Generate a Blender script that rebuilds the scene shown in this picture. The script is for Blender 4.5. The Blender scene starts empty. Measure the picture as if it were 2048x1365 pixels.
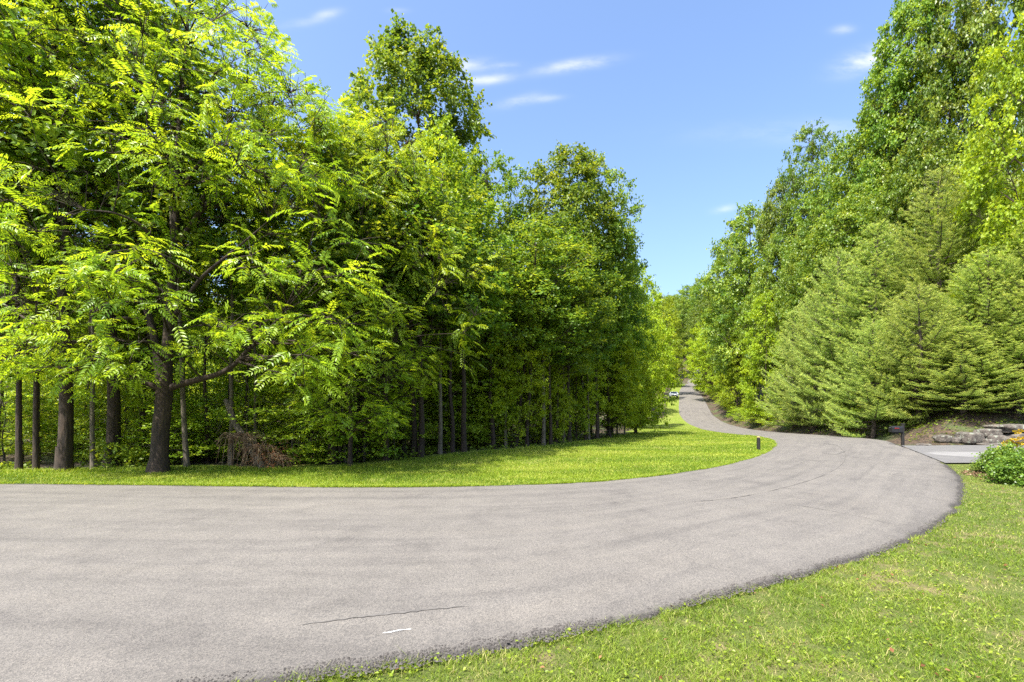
import bpy, math, random
import numpy as np

R = math.radians
scene = bpy.context.scene
rng = np.random.default_rng(11)
random.seed(11)

# ------------------------------------------------------------------ camera
CAM_H, FPX, HOR = 1.7, 967.0, 815.0          # eye height (m), focal length and horizon in photo pixels
cam_d = bpy.data.cameras.new("camera")
cam_d.sensor_width = 36.0
cam_d.lens = 36.0 * FPX / 2048.0
cam_d.shift_y = (HOR - 682.5) / 2048.0
cam_d.clip_start, cam_d.clip_end = 0.05, 2000.0
cam = bpy.data.objects.new("camera", cam_d)
cam.location = (0, 0, CAM_H)
cam.rotation_euler = (R(90), 0, 0)
scene.collection.objects.link(cam)
scene.camera = cam

# ------------------------------------------------------------------ sun + sky
SUN = np.array([-0.37, -0.43, 0.82]); SUN /= np.linalg.norm(SUN)
sun_d = bpy.data.lights.new("sun", 'SUN')
sun_d.energy, sun_d.angle, sun_d.color = 5.0, R(0.53), (1.0, 0.95, 0.86)
sun = bpy.data.objects.new("sun", sun_d)
scene.collection.objects.link(sun)
from mathutils import Vector, noise as mnoise
sun.rotation_euler = Vector(SUN).to_track_quat('Z', 'Y').to_euler()
sun.location = (-30, 0, 60)

world = bpy.data.worlds.new("World")
scene.world = world
world.use_nodes = True
wn, wl = world.node_tree.nodes, world.node_tree.links
wn.clear()
w_out = wn.new('ShaderNodeOutputWorld')
w_bg = wn.new('ShaderNodeBackground')
w_sky = wn.new('ShaderNodeTexSky')
w_sky.sky_type = 'NISHITA'
w_sky.sun_disc = False
w_sky.sun_elevation = math.asin(SUN[2])
w_sky.sun_rotation = math.atan2(SUN[0], SUN[1])
w_sky.altitude = 0
w_sky.air_density, w_sky.dust_density, w_sky.ozone_density = 1.2, 4.0, 2.0
w_bg.inputs['Strength'].default_value = 0.146
wl.new(w_bg.outputs[0], w_out.inputs[0])

def wmath(op, a, b=None, c=None):
    n = wn.new('ShaderNodeMath'); n.operation = op
    for i, v in enumerate((a, b, c)):
        if v is None: continue
        if isinstance(v, (int, float)): n.inputs[i].default_value = v
        else: wl.new(v, n.inputs[i])
    return n.outputs[0]
w_tc = wn.new('ShaderNodeTexCoord')
w_sep = wn.new('ShaderNodeSeparateXYZ'); wl.new(w_tc.outputs['Generated'], w_sep.inputs[0])
ydir = wmath('MAXIMUM', w_sep.outputs['Y'], 0.02)
cu = wmath('DIVIDE', w_sep.outputs['X'], ydir)          # direction of the sky, not of the lens
cv = wmath('DIVIDE', w_sep.outputs['Z'], ydir)
w_no = wn.new('ShaderNodeTexNoise'); w_no.inputs['Scale'].default_value = 9.0
w_no.inputs['Detail'].default_value = 6.0; w_no.inputs['Roughness'].default_value = 0.62
w_cmb = wn.new('ShaderNodeCombineXYZ')
wl.new(wmath('MULTIPLY', cu, 1.0), w_cmb.inputs[0]); wl.new(wmath('MULTIPLY', cv, 2.6), w_cmb.inputs[1])
wl.new(w_cmb.outputs[0], w_no.inputs['Vector'])
total = None
CLOUDS = [(1150, 131, 66, 11, .16, 1.0), (970, 160, 58, 10, .14, .8), (928, 131, 52, 13, .05, .75), (1035, 203, 42, 10, .25, .55),
          (1095, 198, 30, 7, .1, .45), (1742, 116, 62, 20, .34, 1.35), (600, 47, 48, 9, .12, .3), (655, 28, 26, 9, .2, .5),
          (1010, 132, 30, 7, .05, .4), (1450, 418, 24, 7, .2, .5), (1685, 60, 22, 9, .1, .4), (795, 22, 22, 6, 0, .2),
          (1700, 262, 240, 22, .02, .3), (1240, 415, 40, 10, 0, .25)]
for (px, py, hw, hh, tilt, amp) in CLOUDS:
    u0, v0 = (px - 1024) / FPX, (HOR - py) / FPX
    c_, s_ = math.cos(tilt), math.sin(tilt)
    du = wmath('SUBTRACT', cu, u0); dv = wmath('SUBTRACT', cv, v0)
    a = wmath('ADD', wmath('MULTIPLY', du, c_ * FPX / hw), wmath('MULTIPLY', dv, s_ * FPX / hw))
    b = wmath('ADD', wmath('MULTIPLY', du, -s_ * FPX / hh), wmath('MULTIPLY', dv, c_ * FPX / hh))
    q = wmath('ADD', wmath('MULTIPLY', a, a), wmath('MULTIPLY', b, b))
    g = wmath('MULTIPLY', wmath('EXPONENT', wmath('MULTIPLY', q, -1.1)), amp)
    total = g if total is None else wmath('ADD', total, g)
w_mr = wn.new('ShaderNodeMapRange'); w_mr.inputs['From Min'].default_value = 0.28; w_mr.inputs['From Max'].default_value = 0.68
wl.new(w_no.outputs['Fac'], w_mr.inputs['Value'])
cl = wmath('MINIMUM', wmath('MULTIPLY', wmath('MULTIPLY', total, w_mr.outputs[0]), 0.55), 0.55)
w_mix = wn.new('ShaderNodeMix'); w_mix.data_type = 'RGBA'
wl.new(cl, w_mix.inputs['Factor'])
w_tint = wn.new('ShaderNodeMix'); w_tint.data_type = 'RGBA'; w_tint.blend_type = 'MULTIPLY'; w_tint.inputs['Factor'].default_value = 1
wl.new(w_sky.outputs[0], w_tint.inputs['A']); w_tint.inputs['B'].default_value = (.79, .87, 1.0, 1)
wl.new(w_tint.outputs['Result'], w_mix.inputs['A'])
w_mix.inputs['B'].default_value = (5.2, 4.9, 5.4, 1)
wl.new(w_mix.outputs['Result'], w_bg.inputs['Color'])

scene.view_settings.view_transform = 'Standard'
scene.view_settings.look = 'None'
scene.view_settings.exposure = 1.3
scene.view_settings.gamma = 1.0
scene.render.engine = 'CYCLES'
cy = scene.cycles
cy.max_bounces, cy.diffuse_bounces, cy.glossy_bounces, cy.transmission_bounces = 7, 6, 2, 5
cy.transparent_max_bounces = 4
cy.caustics_reflective = cy.caustics_refractive = False
cy.use_denoising = False

# ------------------------------------------------------------------ helpers
def link(o, parent=None):
    scene.collection.objects.link(o)
    if parent is not None: o.parent = parent
    return o

def tag(o, label=None, cat=None, group=None, kind=None):
    if label: o['label'] = label
    if cat: o['category'] = cat
    if group: o['group'] = group
    if kind: o['kind'] = kind
    return o

def empty(name, loc, rz=0, sc=(1, 1, 1)):
    e = bpy.data.objects.new(name, None)
    e.empty_display_size = 0.3
    e.location = loc; e.rotation_euler = (0, 0, rz); e.scale = sc
    return link(e)

def mesh_np(name, V, polys, mat, attrs=None, smooth=False):
    """V (n,3); polys: list of (m,k) index arrays"""
    me = bpy.data.meshes.new(name)
    V = np.asarray(V, np.float32)
    me.vertices.add(len(V)); me.vertices.foreach_set('co', V.ravel())
    polys = [np.asarray(p, np.int32) for p in polys if len(p)]
    nl = sum(p.size for p in polys); npz = sum(len(p) for p in polys)
    me.loops.add(nl); me.polygons.add(npz)
    me.loops.foreach_set('vertex_index', np.concatenate([p.ravel() for p in polys]))
    tot = np.concatenate([np.full(len(p), p.shape[1], np.int32) for p in polys])
    st = np.concatenate([[0], np.cumsum(tot)[:-1]]).astype(np.int32)
    me.polygons.foreach_set('loop_start', st)
    me.polygons.foreach_set('use_smooth', np.full(npz, smooth))
    for k, a in (attrs or {}).items():
        at = me.attributes.new(k, 'FLOAT', 'POINT')
        at.data.foreach_set('value', np.asarray(a, np.float32))
    me.update(calc_edges=True)
    me.validate()
    if mat: me.materials.append(mat)
    return me

def ob(name, me, parent=None):
    return link(bpy.data.objects.new(name, me), parent)

class MB:
    """collects simple solids into one mesh"""
    def __init__(s): s.V = []; s.P = {}; s.n = 0
    def add(s, V, polys):
        V = np.asarray(V, float)
        for p in polys:
            p = np.asarray(p, int)
            s.P.setdefault(p.shape[1], []).append(p + s.n)
        s.V.append(V); s.n += len(V)
    def box(s, c, d, rz=0, bev=0.0):
        x, y, z = [q / 2 for q in d]
        if bev > 0:
            b = bev
            prof = [(-x + b, -y), (x - b, -y), (x, -y + b), (x, y - b), (x - b, y), (-x + b, y), (-x, y - b), (-x, -y + b)]
            rings = []
            for (zz, k) in ((-z, 1), (-z + b, 0), (z - b, 0), (z, 1)):
                rings.append([(px * (1 - k * b / x), py * (1 - k * b / y), zz) for px, py in prof])
            V = np.array(rings).reshape(-1, 3); n = 8
            F = [[r * n + i, r * n + (i + 1) % n, (r + 1) * n + (i + 1) % n, (r + 1) * n + i] for r in range(3) for i in range(n)]
            caps = [list(range(n))[::-1], list(range(3 * n, 4 * n))]
            polys = [F, caps]
        else:
            V = np.array([(sx * x, sy * y, sz * z) for sz in (-1, 1) for sx, sy in ((-1, -1), (1, -1), (1, 1), (-1, 1))])
            polys = [[[0, 3, 2, 1], [4, 5, 6, 7], [0, 1, 5, 4], [1, 2, 6, 5], [2, 3, 7, 6], [3, 0, 4, 7]]]
        c_, s_ = math.cos(rz), math.sin(rz)
        V = V @ np.array([[c_, s_, 0], [-s_, c_, 0], [0, 0, 1]]) + np.array(c)
        s.add(V, polys)
    def tube(s, pts, rad, k=8, cap=True):
        V, F, caps = tube_np(pts, rad, k)
        s.add(V, [F] + ([caps] if cap else []))
    def build(s, name, mat, parent=None, smooth=False):
        me = mesh_np(name, np.concatenate(s.V), [np.concatenate(v) for v in s.P.values()], mat, smooth=smooth)
        return ob(name, me, parent)

def tube_np(pts, rad, k=6):
    pts = np.asarray(pts, float); rad = np.asarray(rad, float); n = len(pts)
    T = np.gradient(pts, axis=0); T /= np.linalg.norm(T, axis=1)[:, None] + 1e-9
    ref = np.array([1.0, 0, 0]) if abs(T[0][0]) < 0.8 else np.array([0, 1.0, 0])
    U = ref - T * (T @ ref)[:, None]; U /= np.linalg.norm(U, axis=1)[:, None] + 1e-9
    W = np.cross(T, U)
    a = np.linspace(0, 2 * math.pi, k, endpoint=False)
    V = pts[:, None] + rad[:, None, None] * (U[:, None] * np.cos(a)[None, :, None] + W[:, None] * np.sin(a)[None, :, None])
    i = np.arange(n - 1)[:, None] * k; j = np.arange(k)[None]; j2 = (j + 1) % k
    F = np.stack([i + j, i + j2, i + k + j2, i + k + j], -1).reshape(-1, 4)
    caps = np.array([list(range(k))[::-1], list(range((n - 1) * k, n * k))])
    return V.reshape(-1, 3), F, caps

def vnoise(x, y, s=1.0, seed=0):
    x = np.asarray(x, float) * s + seed * 17.3; y = np.asarray(y, float) * s - seed * 9.1
    xi = np.floor(x).astype(np.int64); yi = np.floor(y).astype(np.int64)
    fx = x - xi; fy = y - yi; fx = fx * fx * (3 - 2 * fx); fy = fy * fy * (3 - 2 * fy)
    def h(a, b):
        n = (a * 374761393 + b * 668265263 + seed * 1442695) & 0x7fffffff
        n = ((n ^ (n >> 13)) * 1274126177) & 0x7fffffff
        return ((n ^ (n >> 16)) & 0xffff) / 65535.0
    return (h(xi, yi) * (1 - fx) + h(xi + 1, yi) * fx) * (1 - fy) + (h(xi, yi + 1) * (1 - fx) + h(xi + 1, yi + 1) * fx) * fy

def in_poly(x, y, poly):
    x = np.asarray(x, float); y = np.asarray(y, float)
    res = np.zeros(x.shape, bool); n = len(poly)
    for i in range(n):
        x1, y1 = poly[i]; x2, y2 = poly[(i + 1) % n]
        if y1 == y2: continue
        c = ((y1 > y) != (y2 > y)) & (x < (x2 - x1) * (y - y1) / (y2 - y1) + x1)
        res ^= c
    return res

def dist_poly(x, y, pl):
    x = np.asarray(x, float); y = np.asarray(y, float)
    d = np.full(x.shape, 1e9)
    for (x1, y1), (x2, y2) in zip(pl[:-1], pl[1:]):
        dx, dy = x2 - x1, y2 - y1; L = dx * dx + dy * dy
        t = np.clip(((x - x1) * dx + (y - y1) * dy) / L, 0, 1)
        d = np.minimum(d, np.hypot(x - x1 - t * dx, y - y1 - t * dy))
    return d

def catmull(P, m=8):
    P = np.asarray(P, float); out = []
    Q = np.vstack([2 * P[0] - P[1], P, 2 * P[-1] - P[-2]])
    for i in range(1, len(Q) - 2):
        p0, p1, p2, p3 = Q[i - 1:i + 3]
        for t in np.linspace(0, 1, m, endpoint=False):
            out.append(0.5 * (2 * p1 + (p2 - p0) * t + (2 * p0 - 5 * p1 + 4 * p2 - p3) * t * t + (3 * p1 - p0 - 3 * p2 + p3) * t ** 3))
    out.append(P[-1])
    return np.array(out)

# ------------------------------------------------------------------ layout of road and terrain
ROAD = [((-70, 14.5), (-70, 5)), ((-30, 11.6), (-30, 2.0)), ((-11.3, 10.6), (-11, 1.7)), ((-7.8, 10.4), (-7, 1.9)), ((-4.45, 10.15), (-3.5, 2.38)),
        ((-2, 10.15), (-1.43, 2.99)), ((-.25, 10.34), (-.08, 3.39)), ((1.98, 10.9), (.98, 3.88)), ((4.1, 12.2), (2.88, 4.83)),
        ((6.19, 14.05), (5.5, 6.45)), ((8.7, 16.95), (8.3, 8.95)), ((11.0, 20.3), (11.6, 12.65)), ((12.7, 23.4), (14.6, 17.2)),
        ((13.9, 26), (17.2, 21.6)), ((15, 29), (19.3, 25.3)), ((16, 32), (21, 30.5)), ((18.5, 42), (23.4, 40.5)), ((21.7, 55), (26.7, 53.5)),
        ((24.4, 67), (29.3, 65.5)), ((26.6, 76), (31.6, 74.6)), ((29, 84), (33.9, 82.4)), ((37, 107), (41.9, 105.3)),
        ((51.4, 148), (56.2, 146)), ((63, 175), (67.5, 172.7)), ((82, 215), (86, 212))]
LE = catmull([a for a, b in ROAD], 10); RE = catmull([b for a, b in ROAD], 10)
TREELINE = [(-70, 17), (-30, 14.2), (-13.7, 12.9), (-5.2, 13.4), (-4.1, 14.5), (-2.8, 15.6), (-2.2, 16.9), (-.7, 18.3), (1.3, 20.3), (3.4, 23.8),
            (5.5, 27), (9.8, 40), (15, 57), (20, 68), (25.2, 77), (34.5, 105), (49, 148), (60, 175)]
FOOT = [(120, 17), (60, 20), (30, 21.3), (22, 22.2), (19.4, 22.8), (20.3, 25.5), (21.9, 30.3), (24.3, 40.2), (27.6, 53.2), (30.2, 65.2), (32.5, 75),
        (35, 83), (43, 106), (58, 147), (70, 175), (110, 260), (160, 420)]
HILLPOLY = FOOT + [(600, 420), (600, 17)]
CORRIDOR = [tuple(p) for p in LE] + [tuple(p) for p in RE[::-1]]
_zy = np.arange(-100, 500, 0.5)
_zz = np.interp(_zy, [-100, 24, 32, 42, 55, 67, 76, 84, 107, 148, 175, 215, 300, 420, 500],
                [0, 0, -.22, -.56, -.86, -.59, .13, 1.09, 3.58, 6.9, 10, 19, 52, 90, 100])
_k = np.exp(-0.5 * (np.arange(-12, 13) / 5.0) ** 2); _k /= _k.sum()
_zz = np.convolve(np.pad(_zz, 12, mode='edge'), _k, 'valid')

def z0(x, y):
    x = np.asarray(x, float); y = np.asarray(y, float)
    z = np.interp(y, _zy, _zz)
    dh = np.where(in_poly(x, y, HILLPOLY), dist_poly(x, y, FOOT), 0)
    z = z + 0.36 * dh + 0.75 * (1 - np.exp(-dh / 2.0)) - 0.0015 * np.clip(dh - 10, 0, 90) ** 2
    inw = np.interp(y, [p[1] for p in TREELINE[2:]], [p[0] for p in TREELINE[2:]]) - x
    z = z + 0.05 * np.clip(inw - 6, 0, 60) * (y > 13) * np.clip((y - 20) / 30, 0, 1)
    rd = np.where(in_poly(x, y, CORRIDOR), 0, np.minimum(dist_poly(x, y, LE[::4]), dist_poly(x, y, RE[::4])))
    f = np.clip((rd - .3) / 3, 0, 1)
    z = z + f * (0.16 * (vnoise(x, y, .32, 3) - .5) + 0.05 * (vnoise(x, y, 1.1, 4) - .5))
    return z
def z1(x, y): return float(z0(np.array([x]), np.array([y]))[0])
def X_at(px, Y): return (px - 1024) * Y / FPX
def Z_at(py, Y): return CAM_H + (HOR - py) * Y / FPX
def P3(px, py, Y): return np.array([X_at(px, Y), Y, Z_at(py, Y)])

# ------------------------------------------------------------------ materials
def new_mat(name):
    m = bpy.data.materials.new(name); m.use_nodes = True
    nt = m.node_tree; nt.nodes.clear()
    out = nt.nodes.new('ShaderNodeOutputMaterial')
    return m, nt, out
def N(nt, t, **kw):
    n = nt.nodes.new(t)
    for k, v in kw.items():
        if k in n.inputs:
            if hasattr(v, 'node'): nt.links.new(v, n.inputs[k])
            else: n.inputs[k].default_value = v
        else: setattr(n, k, v)
    return n
def ramp(nt, fac, stops):
    n = nt.nodes.new('ShaderNodeValToRGB'); cr = n.color_ramp
    while len(cr.elements) < len(stops): cr.elements.new(0.5)
    for e, (p, c) in zip(cr.elements, stops):
        e.position = p; e.color = (*c, 1) if len(c) == 3 else c
    nt.links.new(fac, n.inputs[0]); return n.outputs[0]
def mixc(nt, fac, a, b, mode='MIX'):
    n = nt.nodes.new('ShaderNodeMix'); n.data_type = 'RGBA'; n.blend_type = mode
    for k, v in (('Factor', fac), ('A', a), ('B', b)):
        if hasattr(v, 'node'): nt.links.new(v, n.inputs[k])
        else: n.inputs[k].default_value = v if k == 'Factor' else ((*v, 1) if len(v) == 3 else v)
    return n.outputs['Result']
def nmath(nt, op, a, b=0.0, clamp=False):
    n = nt.nodes.new('ShaderNodeMath'); n.operation = op; n.use_clamp = clamp
    for i, v in enumerate((a, b)):
        if hasattr(v, 'node'): nt.links.new(v, n.inputs[i])
        else: n.inputs[i].default_value = v
    return n.outputs[0]
def noise(nt, scale, detail=4, rough=.55, vec=None):
    n = nt.nodes.new('ShaderNodeTexNoise'); n.inputs['Scale'].default_value = scale
    n.inputs['Detail'].default_value = detail; n.inputs['Roughness'].default_value = rough
    if vec is None:
        tc = nt.nodes.new('ShaderNodeTexCoord'); vec = tc.outputs['Object']
    nt.links.new(vec, n.inputs['Vector'])
    return n.outputs['Fac']
def bump(nt, h, strength=.3, dist=.02):
    b = nt.nodes.new('ShaderNodeBump'); b.inputs['Strength'].default_value = strength; b.inputs['Distance'].default_value = dist
    nt.links.new(h, b.inputs['Height']); return b.outputs[0]

def leaf_mat(name, c_lo, c_mid, c_hi, trans, tmix=.42, rough=.42, spec=.35, jitter=.5):
    m, nt, out = new_mat(name)
    at = N(nt, 'ShaderNodeAttribute', attribute_name='vary')
    oi = nt.nodes.new('ShaderNodeObjectInfo')
    col = ramp(nt, at.outputs['Fac'], [(0, c_lo), (.5, c_mid), (1, c_hi)])
    v = nmath(nt, 'ADD', nmath(nt, 'MULTIPLY', oi.outputs['Random'], jitter), 1 - jitter / 2)
    hsv = N(nt, 'ShaderNodeHueSaturation', Color=col, Value=v, Saturation=1.0)
    hue = nmath(nt, 'ADD', nmath(nt, 'MULTIPLY', oi.outputs['Random'], .014), .493)
    nt.links.new(hue, hsv.inputs['Hue'])
    p = N(nt, 'ShaderNodeBsdfPrincipled', Roughness=rough)
    p.inputs['Specular IOR Level'].default_value = spec
    nt.links.new(hsv.outputs[0], p.inputs['Base Color'])
    tcol = mixc(nt, 1.0, hsv.outputs[0], trans, 'MULTIPLY')
    t = nt.nodes.new('ShaderNodeBsdfTranslucent'); nt.links.new(tcol, t.inputs[0])
    mx = nt.nodes.new('ShaderNodeMixShader'); mx.inputs[0].default_value = tmix
    nt.links.new(p.outputs[0], mx.inputs[1]); nt.links.new(t.outputs[0], mx.inputs[2])
    nt.links.new(mx.outputs[0], out.inputs[0])
    return m

M = {}
M['walnut'] = leaf_mat('walnut_leaf', (.11, .21, .014), (.215, .34, .018), (.33, .44, .024), (2.0, 1.65, 1.0), .5, .38, .4, .1)
M['poplar'] = leaf_mat('poplar_leaf', (.05, .125, .016), (.125, .22, .02), (.26, .335, .024), (2.0, 1.65, 1.0), .48, .42, .35, .4)
M['maple'] = leaf_mat('maple_leaf', (.125, .205, .012), (.24, .335, .016), (.35, .42, .02), (1.9, 1.6, 1.0), .5, .45, .3, .2)
M['oak'] = leaf_mat('oak_leaf', (.06, .125, .015), (.135, .215, .02), (.27, .33, .038), (1.9, 1.6, 1.0), .46, .4, .4, .4)
M['sapling'] = leaf_mat('sapling_leaf', (.13, .235, .018), (.24, .35, .025), (.35, .45, .042), (2.0, 1.65, 1.0), .5, .42, .4, .3)
M['pine'] = leaf_mat('pine_needle', (.09, .165, .035), (.255, .355, .078), (.58, .62, .15), (1.5, 1.35, 1.0), .36, .5, .3, .2)
M['box'] = leaf_mat('shrub_leaf', (.05, .11, .016), (.10, .19, .022), (.20, .30, .035), (1.8, 1.6, 1.0), .38, .38, .4, .1)
M['gold'] = leaf_mat('golden_leaf', (.20, .14, .012), (.40, .27, .018), (.55, .42, .03), (1.4, 1.3, 1.0), .42, .45, .3, .1)
M['under'] = leaf_mat('undergrowth_leaf', (.075, .13, .014), (.15, .22, .018), (.25, .32, .03), (2.0, 1.6, 1.0), .42, .45, .3, .1)
M['far'] = leaf_mat('far_leaf', (.05, .12, .018), (.12, .21, .026), (.23, .32, .04), (2.0, 1.6, 1.0), .45, .5, .2, .1)
M['grass'] = leaf_mat('grass_blade', (.09, .155, .02), (.22, .29, .03), (.46, .40, .17), (1.5, 1.4, 1.0), .4, .5, .25, .0)
M['grass_far'] = leaf_mat('lawn_blade', (.10, .18, .014), (.23, .32, .02), (.42, .43, .09), (1.5, 1.4, 1.0), .42, .5, .25, .0)
M['dead'] = leaf_mat('dead_twig', (.07, .04, .025), (.17, .10, .06), (.32, .23, .15), (1, 1, 1), .1, .8, .1, .0)

M['rust'] = leaf_mat('rusty_dead_leaf', (.10, .04, .018), (.22, .095, .045), (.34, .19, .10), (1.3, 1.1, 1.0), .25, .7, .15, .0)

def bark(name, c1, c2, sc=9):
    m, nt, out = new_mat(name)
    tc = nt.nodes.new('ShaderNodeTexCoord')
    mp = N(nt, 'ShaderNodeMapping'); nt.links.new(tc.outputs['Object'], mp.inputs[0]); mp.inputs['Scale'].default_value = (1, 1, .18)
    a = noise(nt, sc * 2.2, 6, .65, mp.outputs[0]); b = noise(nt, 1.6, 3, .5)
    col = ramp(nt, nmath(nt, 'ADD', nmath(nt, 'MULTIPLY', a, .75), nmath(nt, 'MULTIPLY', b, .25)), [(.36, c1), (.62, c2)])
    p = N(nt, 'ShaderNodeBsdfPrincipled', Roughness=.9); nt.links.new(col, p.inputs['Base Color'])
    nt.links.new(bump(nt, a, .9, .03), p.inputs['Normal'])
    nt.links.new(p.outputs[0], out.inputs[0]); return m
M['bark'] = bark('bark', (.014, .009, .006), (.056, .036, .023))
M['bark_pale'] = bark('pale_bark', (.05, .04, .028), (.17, .14, .10))
M['bark_pine'] = bark('pine_bark', (.03, .022, .016), (.12, .09, .07))

def plain(name, col, rough=.5, metal=0, spec=.5, var=.0, nscale=20):
    m, nt, out = new_mat(name)
    p = N(nt, 'ShaderNodeBsdfPrincipled', Roughness=rough, Metallic=metal)
    p.inputs['Specular IOR Level'].default_value = spec
    f = noise(nt, nscale, 4)
    c = ramp(nt, f, [(.3, tuple(q * (1 - var) for q in col)), (.7, tuple(min(1, q * (1 + var)) for q in col))])
    nt.links.new(c, p.inputs['Base Color']); nt.links.new(p.outputs[0], out.inputs[0]); return m
M['black_metal'] = plain('black_metal', (.012, .012, .013), .4, .0, .5, .3)
M['black_wood'] = plain('black_wood', (.018, .016, .014), .6, 0, .4, .4, 40)
M['cap'] = plain('tan_cap', (.42, .30, .16), .7, 0, .3, .2, 30)
M['red'] = plain('red_flag', (.30, .03, .02), .45, 0, .5, .1)
M['car_paint'] = plain('white_car_paint', (.78, .78, .78), .25, 0, .5, .02)
M['glass'] = plain('car_glass', (.02, .025, .03), .05, 0, .8, .1)
M['tyre'] = plain('tyre_rubber', (.02, .02, .02), .8, 0, .3, .2)
M['rim'] = plain('wheel_rim', (.5, .5, .52), .3, .8, .5, .1)
M['lamp'] = plain('car_lamp', (.6, .6, .6), .1, .2, .8, .1)
M['paint'] = plain('white_road_paint', (.75, .74, .72), .7, 0, .3, .15, 60)
M['crack'] = plain('tar_crack', (.100, .092, .083), .8, 0, .3, .3, 30)
M['crumb'] = plain('asphalt_crumb', (.075, .068, .062), .9, 0, .2, .6, 70)
M['tyremark'] = plain('tyre_rubber_mark', (.112, .103, .094), .85, 0, .3, .25, 12)

def stone_mat():
    m, nt, out = new_mat('lichen_stone')
    a = noise(nt, 3.5, 8, .65); b = noise(nt, 14, 4); c = noise(nt, 6, 5, .6)
    col = ramp(nt, a, [(.3, (.04, .033, .028)), (.5, (.09, .076, .062)), (.7, (.16, .134, .105))])
    l = ramp(nt, c, [(.55, (0, 0, 0)), (.63, (1, 1, 1))])
    col = mixc(nt, l, col, (.19, .20, .16))
    p = N(nt, 'ShaderNodeBsdfPrincipled', Roughness=.9); nt.links.new(col, p.inputs['Base Color'])
    nt.links.new(bump(nt, nmath(nt, 'ADD', a, nmath(nt, 'MULTIPLY', b, .4)), .8, .08), p.inputs['Normal'])
    nt.links.new(p.outputs[0], out.inputs[0]); return m
M['stone'] = stone_mat()

def road_mat():
    m, nt, out = new_mat('worn_asphalt')
    tc = nt.nodes.new('ShaderNodeTexCoord')
    vo = N(nt, 'ShaderNodeTexVoronoi', Scale=120.0); nt.links.new(tc.outputs['Object'], vo.inputs['Vector'])
    grit = ramp(nt, vo.outputs['Color'], [(0.0, (.45, .45, .46)), (.45, (1, .99, .98)), (1, (1.62, 1.56, 1.48))])
    f1 = noise(nt, 140, 3, .7); f2 = noise(nt, .45, 5, .55); f3 = noise(nt, 2.3, 5, .6)
    base = ramp(nt, f2, [(.32, (.117, .108, .098)), (.55, (.133, .123, .112)), (.72, (.146, .135, .123))])
    base = mixc(nt, .55, base, ramp(nt, f3, [(.25, (.102, .094, .086)), (.5, (.133, .123, .112)), (.8, (.153, .141, .128))]))
    col = mixc(nt, .8, base, grit, 'MULTIPLY')
    pit = ramp(nt, f1, [(.32, (.5, .5, .5)), (.44, (1, 1, 1))])
    col = mixc(nt, .75, col, pit, 'MULTIPLY')
    # long faint wheel bands and paving seams follow the lane
    la = N(nt, 'ShaderNodeAttribute', attribute_name='lane'); al = N(nt, 'ShaderNodeAttribute', attribute_name='along')
    cb = N(nt, 'ShaderNodeCombineXYZ'); nt.links.new(la.outputs['Fac'], cb.inputs[0]); nt.links.new(nmath(nt, 'MULTIPLY', al.outputs['Fac'], .09), cb.inputs[1])
    band = noise(nt, 2.4, 5, .6, cb.outputs[0])
    col = mixc(nt, 1.0, col, ramp(nt, band, [(.3, (.80, .80, .81)), (.5, (1, 1, 1)), (.72, (1.10, 1.09, 1.07))]), 'MULTIPLY')
    sc_ = noise(nt, .8, 6, .7)
    col = mixc(nt, 1.0, col, ramp(nt, sc_, [(.27, (.70, .70, .71)), (.42, (.97, .97, .97)), (.6, (1.04, 1.04, 1.03))]), 'MULTIPLY')
    ed = N(nt, 'ShaderNodeAttribute', attribute_name='edge')
    jag = nmath(nt, 'ADD', ed.outputs['Fac'], nmath(nt, 'MULTIPLY', nmath(nt, 'SUBTRACT', noise(nt, 24, 6, .75), .5), .13))
    e = ramp(nt, jag, [(.035, (1, 1, 1)), (.075, (.42, .42, .42)), (.13, (.22, .22, .22)), (.40, (.0, .0, .0))])
    col = mixc(nt, nmath(nt, 'MULTIPLY', e, .85), col, mixc(nt, 1.0, (.034, .031, .029), grit, 'MULTIPLY'))
    p = N(nt, 'ShaderNodeBsdfPrincipled', Roughness=.88); p.inputs['Specular IOR Level'].default_value = .3
    nt.links.new(col, p.inputs['Base Color'])
    nt.links.new(bump(nt, nmath(nt, 'ADD', vo.outputs['Distance'], f1), .35, .006), p.inputs['Normal'])
    nt.links.new(p.outputs[0], out.inputs[0]); return m
M['road'] = road_mat()

def concrete_mat():
    m, nt, out = new_mat('pale_driveway')
    a = noise(nt, 1.5, 6, .6); b = noise(nt, 90, 3)
    st = N(nt, 'ShaderNodeAttribute', attribute_name='strip')
    asp = mixc(nt, .4, ramp(nt, a, [(.3, (.075, .07, .066)), (.7, (.125, .117, .11))]), ramp(nt, b, [(.3, (.08, .08, .08)), (.7, (.2, .19, .18))]))
    con = mixc(nt, .3, ramp(nt, a, [(.3, (.15, .142, .134)), (.7, (.21, .2, .188))]), ramp(nt, b, [(.3, (.13, .13, .13)), (.7, (.26, .25, .24))]))
    col = mixc(nt, ramp(nt, nmath(nt, 'ADD', st.outputs['Fac'], nmath(nt, 'MULTIPLY', nmath(nt, 'SUBTRACT', noise(nt, 2.5, 4), .5), .5)), [(.45, (0, 0, 0)), (.55, (1, 1, 1))]), asp, con)
    p = N(nt, 'ShaderNodeBsdfPrincipled', Roughness=.9); nt.links.new(col, p.inputs['Base Color'])
    nt.links.new(p.outputs[0], out.inputs[0]); return m
M['drive'] = concrete_mat()

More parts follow.
